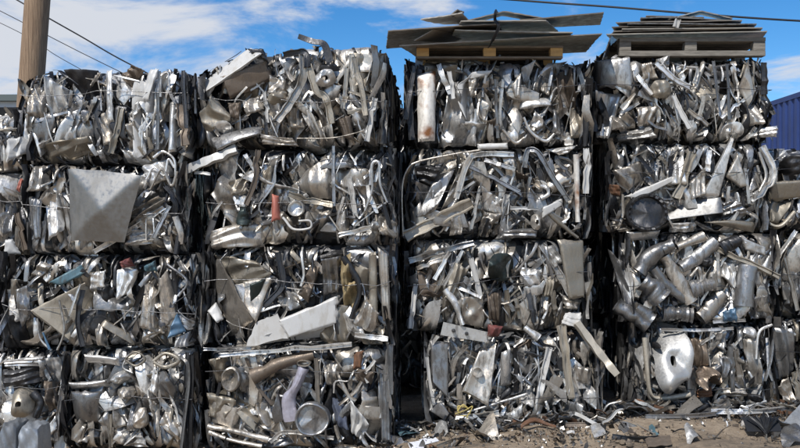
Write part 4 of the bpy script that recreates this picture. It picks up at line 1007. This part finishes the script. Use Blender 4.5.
rod('bent_wire', 'curved brown wire on the dirt near the frame bottom', 'wire', [(673,434),(682,431),(695,434),(702,440)], .006, 'dark', group='loose wires on the ground')
rod('bent_wire', 'long curved dark wire reaching up toward the paper ball', 'wire', [(703,441),(714,440),(722,432),(731,427)], .006, 'brown', group='loose wires on the ground')
rod('bent_wire', 'wire loop on the dirt under the crushed sink bale', 'wire', [(470,432),(480,441),(495,446)], .005, 'dark', group='loose wires on the ground')
rod('flat_bar', 'dark flat bar half buried in the dirt near the bottom edge', 'bar', [(612,438),(640,441),(662,440)], .022, 'dark', True, .4, .02, 'loose bars on the ground')
rod('flat_bar', 'brown flat bar lying at the foot of the crushed sink bale', 'bar', [(565,428),(596,427)], .022, 'brown', True, .3, .03, 'loose bars on the ground')
rod('flat_bar', 'pale thin bar pointing at the torn white cards', 'bar', [(437,448),(456,440)], .012, 'khaki', True, .4, .02, 'loose bars on the ground')

def gsheet(label, c, mat, lifts=(0, 0, 0, 0), nf=5, amp=.15, name='scrap_plate', cat='scrap plate', n=14, seed=0, group='loose plates on the ground'):
    r = np.random.default_rng(900+seed)
    A = [on_ground(c[i*2], c[i*2+1])+np.array([0, 0, 0.025+lifts[i]]) for i in range(4)]
    u = np.linspace(0, 1, n); U, Vv = np.meshgrid(u, u, indexing='ij')
    P = A[3]*((1-U)*(1-Vv))[..., None]+A[2]*(U*(1-Vv))[..., None]+A[1]*(U*Vv)[..., None]+A[0]*((1-U)*Vv)[..., None]
    h_ = creases(P[..., 0], P[..., 1], nf, amp, r); P[..., 2] += h_-min(0, h_.min())*0.6
    V, Q = thicken(P.reshape(-1, 3), n, n, .004)
    return tag(mk(name, V, Q, mat, None, sharp=22), label, cat, group)
gsheet('white torn card lying flat near the bottom edge', [419,442,434,438,439,443,424,447], 'paper', nf=1, amp=.05, name='torn_card', cat='card', seed=1)
gsheet('pale blue torn card beside the white one', [408,445,420,443,424,450,410,451], 'paper', nf=1, amp=.05, name='torn_card', cat='card', seed=2)
gsheet('crumpled pale foil scrap right of the torn cards', [434,434,446,432,448,438,437,440], 'bright', nf=6, amp=.6, seed=3)
gsheet('grey crumpled plate heap under the crushed sink bale', [474,436,492,430,500,440,480,444], 'warm', nf=8, amp=.6, seed=4)
gsheet('grey plate tilted against the foot of the tank bale', [668,419,694,412,703,416,680,421], 'warm', (0, .08, .06, 0), seed=5)
gsheet('curved grey trough lying left of the paper ball', [700,415,728,409,731,416,708,419], 'grey', (.02, .1, .08, 0), nf=4, amp=.3, seed=6)
gsheet('bright crinkled strip left of the long bars', [620,416,642,412,648,419,626,421], 'grey', (0, .05, .03, 0), nf=6, amp=.5, seed=7)
gsheet('flat tan plate at the foot of the tank bale', [745,411,775,406,778,411,750,415], 'khaki', (.02, .06, .04, 0), nf=4, amp=.3, seed=8)
gsheet('crumpled silver scrap on dark dirt below the long bar', [684,440,696,437,700,443,688,446], 'bright', nf=7, amp=.6, seed=9)
gsheet('teal stained scrap lying in the dark gap', [396,437,412,431,420,436,400,443], 'teal', nf=4, amp=.3, seed=10)
gsheet('silvery crushed plate in the shadow of the gap', [414,428,432,422,438,428,420,434], 'warm', (0, .04, .03, 0), nf=5, amp=.4, seed=11)
gsheet('dark heavy plate by the bottom edge under the long bars', [645,443,670,440,672,447,648,449], 'brown', nf=5, amp=.25, seed=12)
gsheet('pale blue stained sheet behind the black grille', [770,428,800,424,804,432,776,434], 'block', nf=6, amp=.4, seed=13)
gsheet('pale crumpled plate at the bottom right corner', [778,440,798,434,803,444,784,448], 'grey', nf=6, amp=.4, seed=14)
gsheet('white crinkled shred left of the dark flat bar', [590,433,602,430,606,436,594,438], 'bright', nf=6, amp=.5, seed=15)
# crumpled paper ball
def blob(name, label, cat, px, py, rad, mat, squash=.8, nf=14, amp=.35, seed=0):
    r = np.random.default_rng(seed+70)
    nu, nv = 22, 12; th = np.arange(nu)*2*pi/nu; ph = np.linspace(0.08, pi-0.08, nv); rings = []
    Dn = r.normal(size=(nf, 3)); Dn /= np.linalg.norm(Dn, axis=1)[:, None]
    for p_ in ph:
        N = np.stack([np.cos(th)*sin(p_), np.sin(th)*sin(p_), np.full(nu, cos(p_))], 1)
        rr_ = 1-amp*np.abs(N @ Dn.T).max(1)+amp*.5*np.abs((N @ Dn.T)).mean(1)
        rings.append(N*rr_[:, None]*rad*np.array([1, 1, squash]))
    V = np.concatenate(rings); i = np.arange(nv-1)[:, None]*nu; j = np.arange(nu)[None]; j2 = (j+1) % nu
    Q = np.stack([i+j, i+nu+j, i+nu+j2, i+j2], 2).reshape(-1, 4)
    c = on_ground(px, py); V = V+c+np.array([0, 0, rad*squash*.8])
    return tag(mk(name, V, Q, mat, None, sharp=15), label, cat)
blob('paper_ball', 'crumpled white paper ball with blue print on the long bar', 'paper', 740, 421, .10, 'paper', 1.25, nf=26, amp=1.1)
# black broken grille: a fan of thin blades on a plate
gl = empty('broken_grille', on_ground(766, 436)+np.array([0, 0, .02])); tag(gl, 'black broken plastic grille lying on the dirt near the corner', 'grille')
for k in range(9):
    a = R(-50+k*13)
    P = np.array([[0, 0, 0.0], [sin(a)*.11, cos(a)*.07, .10], [sin(a)*.2, cos(a)*.13, .15]])
    V, Q = tube(smooth_path(P, 3), .008, 4, False, 0, box=True, flat=.5); mk('blade', V, Q, 'black_plastic', gl)
S = np.stack(np.meshgrid(np.linspace(-.17, .17, 8), np.linspace(.0, .12, 6), indexing='ij'), 2).reshape(-1, 2)
V, Q = thicken(np.stack([S[:, 0], S[:, 1]+.02, .02+S[:, 1]*.9], 1), 8, 6, .004); mk('back_plate', V, Q, 'black_plastic', gl)
# grey crushed block bottom left
blk = empty('crushed_block', (at(20, 440, 7.2)[0], 7.2, 0.0)); tag(blk, 'grey crushed metal block strapped in two at the bottom left corner', 'metal block')
def cube_crushed(x0, x1, z0, z1, dp, seed):
    r = np.random.default_rng(seed); n = 17
    V = []; Q = []
    out = []
    fs = [((0, 1, 2), 0), ((0, 1, 2), 1), ((1, 2, 0), 0), ((1, 2, 0), 1), ((2, 0, 1), 0), ((2, 0, 1), 1)]
    for ax, s in fs:
        u = np.linspace(0, 1, n); U, W_ = np.meshgrid(u, u, indexing='ij')
        P = np.zeros((n, n, 3)); P[..., ax[0]] = U; P[..., ax[1]] = W_; P[..., ax[2]] = s
        c_ = P-0.5; L_ = np.linalg.norm(c_, axis=2, keepdims=True)
        P = 0.5+c_*(1-.16*np.maximum(L_-.62, 0)/.25)
        P = P+0.03*np.sin(P[..., [1, 2, 0]]*9+seed)*np.sin(P[..., [2, 0, 1]]*7)+.03*(np.abs(((P.sum(2, keepdims=True)*2.3+seed) % 1)-.5)-.25)*c_*4
        P = P*np.array([x1-x0, dp, z1-z0])+np.array([x0, 0, z0])
        out.append((P.reshape(-1, 3), grid_faces(n, n) if s else grid_faces(n, n)[:, ::-1]))
    return merge(out)
zt_ = at(0, 427, 7.2)[2]
for a_, b_, s_, nm in ((-.19, -.035, 1, 'block_half'), (-.03, .16, 5, 'block_half')):
    V, Q = cube_crushed(a_, b_, 0, zt_+.02*(s_ == 1), .3, s_); mk(nm, V, Q, 'block', blk, sharp=30)
V, Q = tube(np.array([[-.2, -.012, .1], [-.03, -.014, .13], [.165, -.012, .12]]), .004, 5, False, 0); mk('tie_wire', V, Q, 'dark', blk)

# ------------------------------------------------------------------ pole, cables, container, far building
PB = np.array([at(22, 200, 9.95)[0]-0.06, 9.95, 0.0]); 
p1, p0 = at(37.5, 0, 9.95), at(30.5, 95, 9.95)
dirv = (p1-p0)/(p1[2]-p0[2])
pts = [p0+dirv*(z-p0[2]) for z in np.linspace(0, 9.5, 24)]
V, Q = tube(np.array(pts), 0.158, 26, False, 0.015, rg, taper=0.9)
pole = mk('utility_pole', V, Q, 'pole_wood', None, sharp=50)
tag(pole, 'leaning brown wooden utility pole behind the top left bale', 'utility pole')
pole.rotation_euler = (0, 0, 0)
def cable(label, pts, rad, group='overhead cables'):
    P = smooth_path(np.array([at(*p) for p in pts]), 10)
    V, Q = tube(P, rad, 6, False, 0, rg)
    tag(mk('overhead_cable', V, Q, 'rubber', None), label, 'cable', group)
cable('thick twisted dark cable crossing the sky above both pallets', [(-200,-150,16),(200,-50,15),(405,-10,14.6),(520,0.5,14.4),(610,7,14.2),(690,13.5,14),(800,21,13.8),(1000,30,13.5)], .019)
cable('thicker dark cable dropping from behind the pole to the top bale', [(-200,-125,20),(15,-1,20),(80,36,20.5),(135,67,21),(260,128,22)], .018)
cable('thin cable directly below the thicker one by the pole', [(-200,-90,22),(0,11,22),(60,42,22.5),(108,66,23),(260,140,24)], .011)
cable('lowest and faintest thin cable by the pole', [(-200,-70,24),(0,23,24),(40,45,24.2),(80,69,24.5),(260,165,26)], .010)

def container(label, z, Y0, Y1_, X0, X1_):
    root = empty('shipping_container', ((X0+X1_)/2, (Y0+Y1_)/2, z)); tag(root, label, 'shipping container', 'stacked blue shipping containers')
    hx, hy, h = (X1_-X0)/2, (Y1_-Y0)/2, 2.59
    def corr(L_, H_, n):
        prof = []
        for k in range(n):
            a = -L_/2+k*L_/n; s = L_/n
            prof += [(a, 0), (a+s*.35, 0), (a+s*.5, .036), (a+s*.85, .036)]
        prof.append((L_/2, 0)); return np.array(prof)
    for s in (-1, 1):
        pr = corr(2*hy-.3, 0, 42); n_ = len(pr)
        V = np.array([[s*(hx-.045+p[1]*1.0), p[0], z_] for p in pr for z_ in (.16, h-.12)])
        mk('side_panel', V, grid_faces(n_, 2), 'container_blue', root, center=False, smooth=False)
    for s in (-1, 1):
        for q_ in (-1, 1):
            wbox('corner_post', min(s*hx, s*(hx-.16)), max(s*hx, s*(hx-.16)), min(q_*hy, q_*(hy-.16)), max(q_*hy, q_*(hy-.16)), 0, h, 'container_blue', root)
        wbox('top_rail', min(s*hx, s*(hx-.06)), max(s*hx, s*(hx-.06)), -hy+.16, hy-.16, h-.12, h-.003, 'container_blue', root)
        wbox('bottom_rail', min(s*hx, s*(hx-.06)), max(s*hx, s*(hx-.06)), -hy+.16, hy-.16, .003, .16, 'container_blue', root)
    wbox('roof', -hx+.06, hx-.06, -hy+.03, hy-.03, h-.05, h-.01, 'container_blue', root)
    wbox('end_wall', -hx+.16, hx-.16, hy-.08, hy-.03, .1, h-.05, 'container_blue', root)
    for q_ in (-1, 1):
        dr = wbox('door', min(q_*.02, q_*(hx-.17)), max(q_*.02, q_*(hx-.17)), -hy+.03, -hy+.08, .1, h-.05, 'container_blue', root)
        for e in (.3, .75):
            V, Q = tube(np.array([[q_*e, -hy+.0, .12], [q_*e, -hy+.0, h-.15]]), .017, 8, False, 0); mk('lock_bar', V, Q, 'grey', root)
container('lower blue corrugated shipping container right behind the bale wall', 0.02, 9.9, 22.1, 9.12, 11.56)
container('upper blue corrugated shipping container stacked behind the bale wall', 2.63, 9.9, 22.1, 9.12, 11.56)

fb = empty('warehouse', (-28, 48, 0)); tag(fb, 'distant pale building with a window band at the left edge', 'building')
hb = at(0, 98, 45)[2]
wbox('wall', -8, 6.5, -3, 8, 0, hb-2.6, 'wall_pale', fb)
wbox('wall', -8, 6.5, -2.95, 8, hb-.9, hb-.2, 'wall_pale', fb)
V = []
wbox('roof', -8.3, 6.9, -3.3, 8.3, hb-.2, hb+.15, 'roof_dark', fb)
for k in range(12):
    x_ = -7.9+k*1.2
    w_ = wbox('window', x_, x_+1.14, -2.9, -2.8, hb-2.6, hb-.9, 'glass_dark', fb)
for k in range(13):
    x_ = -7.96+k*1.2
    wbox('window_post', x_, x_+.09, -3.0, -2.75, hb-2.6, hb-.9, 'wall_pale', fb)

# ------------------------------------------------------------------ camera, light, sky
cam = bpy.data.cameras.new('camera'); co = bpy.data.objects.new('camera', cam); COL.objects.link(co)
co.location = (0, 0, EYE); co.rotation_euler = (R(90), 0, 0)
cam.sensor_width = 36; cam.lens = 36*F/800.0; cam.clip_end = 2000; cam.clip_start = 0.1
SC.camera = co

SUN_EL, SUN_AZ = 50, 30      # sun behind the camera, to its left
dx, dy, dz = -sin(R(SUN_AZ))*cos(R(SUN_EL)), -cos(R(SUN_AZ))*cos(R(SUN_EL)), sin(R(SUN_EL))
sl = bpy.data.lights.new('sun', 'SUN'); so = bpy.data.objects.new('sun', sl); COL.objects.link(so)
sl.energy = 4.8; sl.angle = R(0.53); sl.color = (1.0, 0.965, 0.91)
from mathutils import Vector
so.rotation_euler = Vector((dx, dy, dz)).to_track_quat('Z', 'Y').to_euler(); so.location = (0, 0, 20)

w = bpy.data.worlds.new('World'); SC.world = w; w.use_nodes = True
nt = w.node_tree; nt.nodes.clear(); L = nt.links.new
out = nn(nt, 'ShaderNodeOutputWorld'); bg = nn(nt, 'ShaderNodeBackground'); L(bg.outputs[0], out.inputs[0])
sky = nn(nt, 'ShaderNodeTexSky', sky_type='NISHITA'); sky.sun_disc = False; sky.sun_elevation = R(SUN_EL); sky.sun_rotation = R(180+SUN_AZ)
sky.altitude = 1500; sky.air_density = 1.0; sky.dust_density = 0.15; sky.ozone_density = 3.0
bg.inputs['Strength'].default_value = 0.12
hsv = nn(nt, 'ShaderNodeHueSaturation'); hsv.inputs['Saturation'].default_value = 1.34; hsv.inputs['Value'].default_value = 1.2; L(sky.outputs[0], hsv.inputs['Color'])
tc = nn(nt, 'ShaderNodeTexCoord'); sep = nn(nt, 'ShaderNodeSeparateXYZ'); L(tc.outputs['Generated'], sep.inputs[0])
def math_(op, a, b=None, c=None):
    m = nn(nt, 'ShaderNodeMath', operation=op)
    for i, v in enumerate((a, b, c)):
        if v is None: continue
        if isinstance(v, (int, float)): m.inputs[i].default_value = v
        else: L(v, m.inputs[i])
    return m.outputs[0]
den = math_('ADD', math_('MAXIMUM', sep.outputs[2], 0.0), 0.16)
cu, cv = math_('DIVIDE', sep.outputs[0], den), math_('DIVIDE', sep.outputs[1], den)
cmb = nn(nt, 'ShaderNodeCombineXYZ'); L(cu, cmb.inputs[0]); L(cv, cmb.inputs[1])
n1 = nn(nt, 'ShaderNodeTexNoise'); n1.inputs['Scale'].default_value = 1.5; n1.inputs['Detail'].default_value = 9; n1.inputs['Roughness'].default_value = 0.6; n1.inputs['Distortion'].default_value = 0.4
mp = nn(nt, 'ShaderNodeMapping'); mp.inputs['Location'].default_value = (3.1, 1.7, 0); mp.inputs['Scale'].default_value = (1.1, 1.0, 1)
L(cmb.outputs[0], mp.inputs[0]); L(mp.outputs[0], n1.inputs['Vector'])
# more cloud to the left of the view and behind, less to the right
bias = nn(nt, 'ShaderNodeMapRange'); bias.inputs[1].default_value = -0.5; bias.inputs[2].default_value = 0.25; bias.inputs[3].default_value = 0.13; bias.inputs[4].default_value = -0.07
L(sep.outputs[0], bias.inputs[0])
back = nn(nt, 'ShaderNodeMapRange'); back.inputs[1].default_value = 0.2; back.inputs[2].default_value = -0.3; back.inputs[3].default_value = 0.0; back.inputs[4].default_value = 1.0
L(sep.outputs[1], back.inputs[0])
bsum = math_('ADD', n1.outputs[0], bias.outputs[0])
mixb = nn(nt, 'ShaderNodeMix', data_type='FLOAT'); L(back.outputs[0], mixb.inputs[0]); L(bsum, mixb.inputs[2]); L(math_('ADD', n1.outputs[0], 0.01), mixb.inputs[3])
cr = nn(nt, 'ShaderNodeMapRange', interpolation_type='SMOOTHSTEP'); cr.inputs[1].default_value = 0.46; cr.inputs[2].default_value = 0.64; L(mixb.outputs[0], cr.inputs[0])
mx = nn(nt, 'ShaderNodeMix', data_type='RGBA'); L(cr.outputs[0], mx.inputs[0]); L(hsv.outputs[0], mx.inputs[6]); mx.inputs[7].default_value = (5.6, 5.9, 6.5, 1)
L(mx.outputs[2], bg.inputs['Color'])

vs = SC.view_settings; vs.view_transform = 'Standard'; vs.look = 'None'; vs.exposure = 0.0; vs.gamma = 1.0; vs.use_curve_mapping = False
SC.cycles.max_bounces = 8; SC.cycles.diffuse_bounces = 3; SC.cycles.glossy_bounces = 4; SC.cycles.use_denoising = True
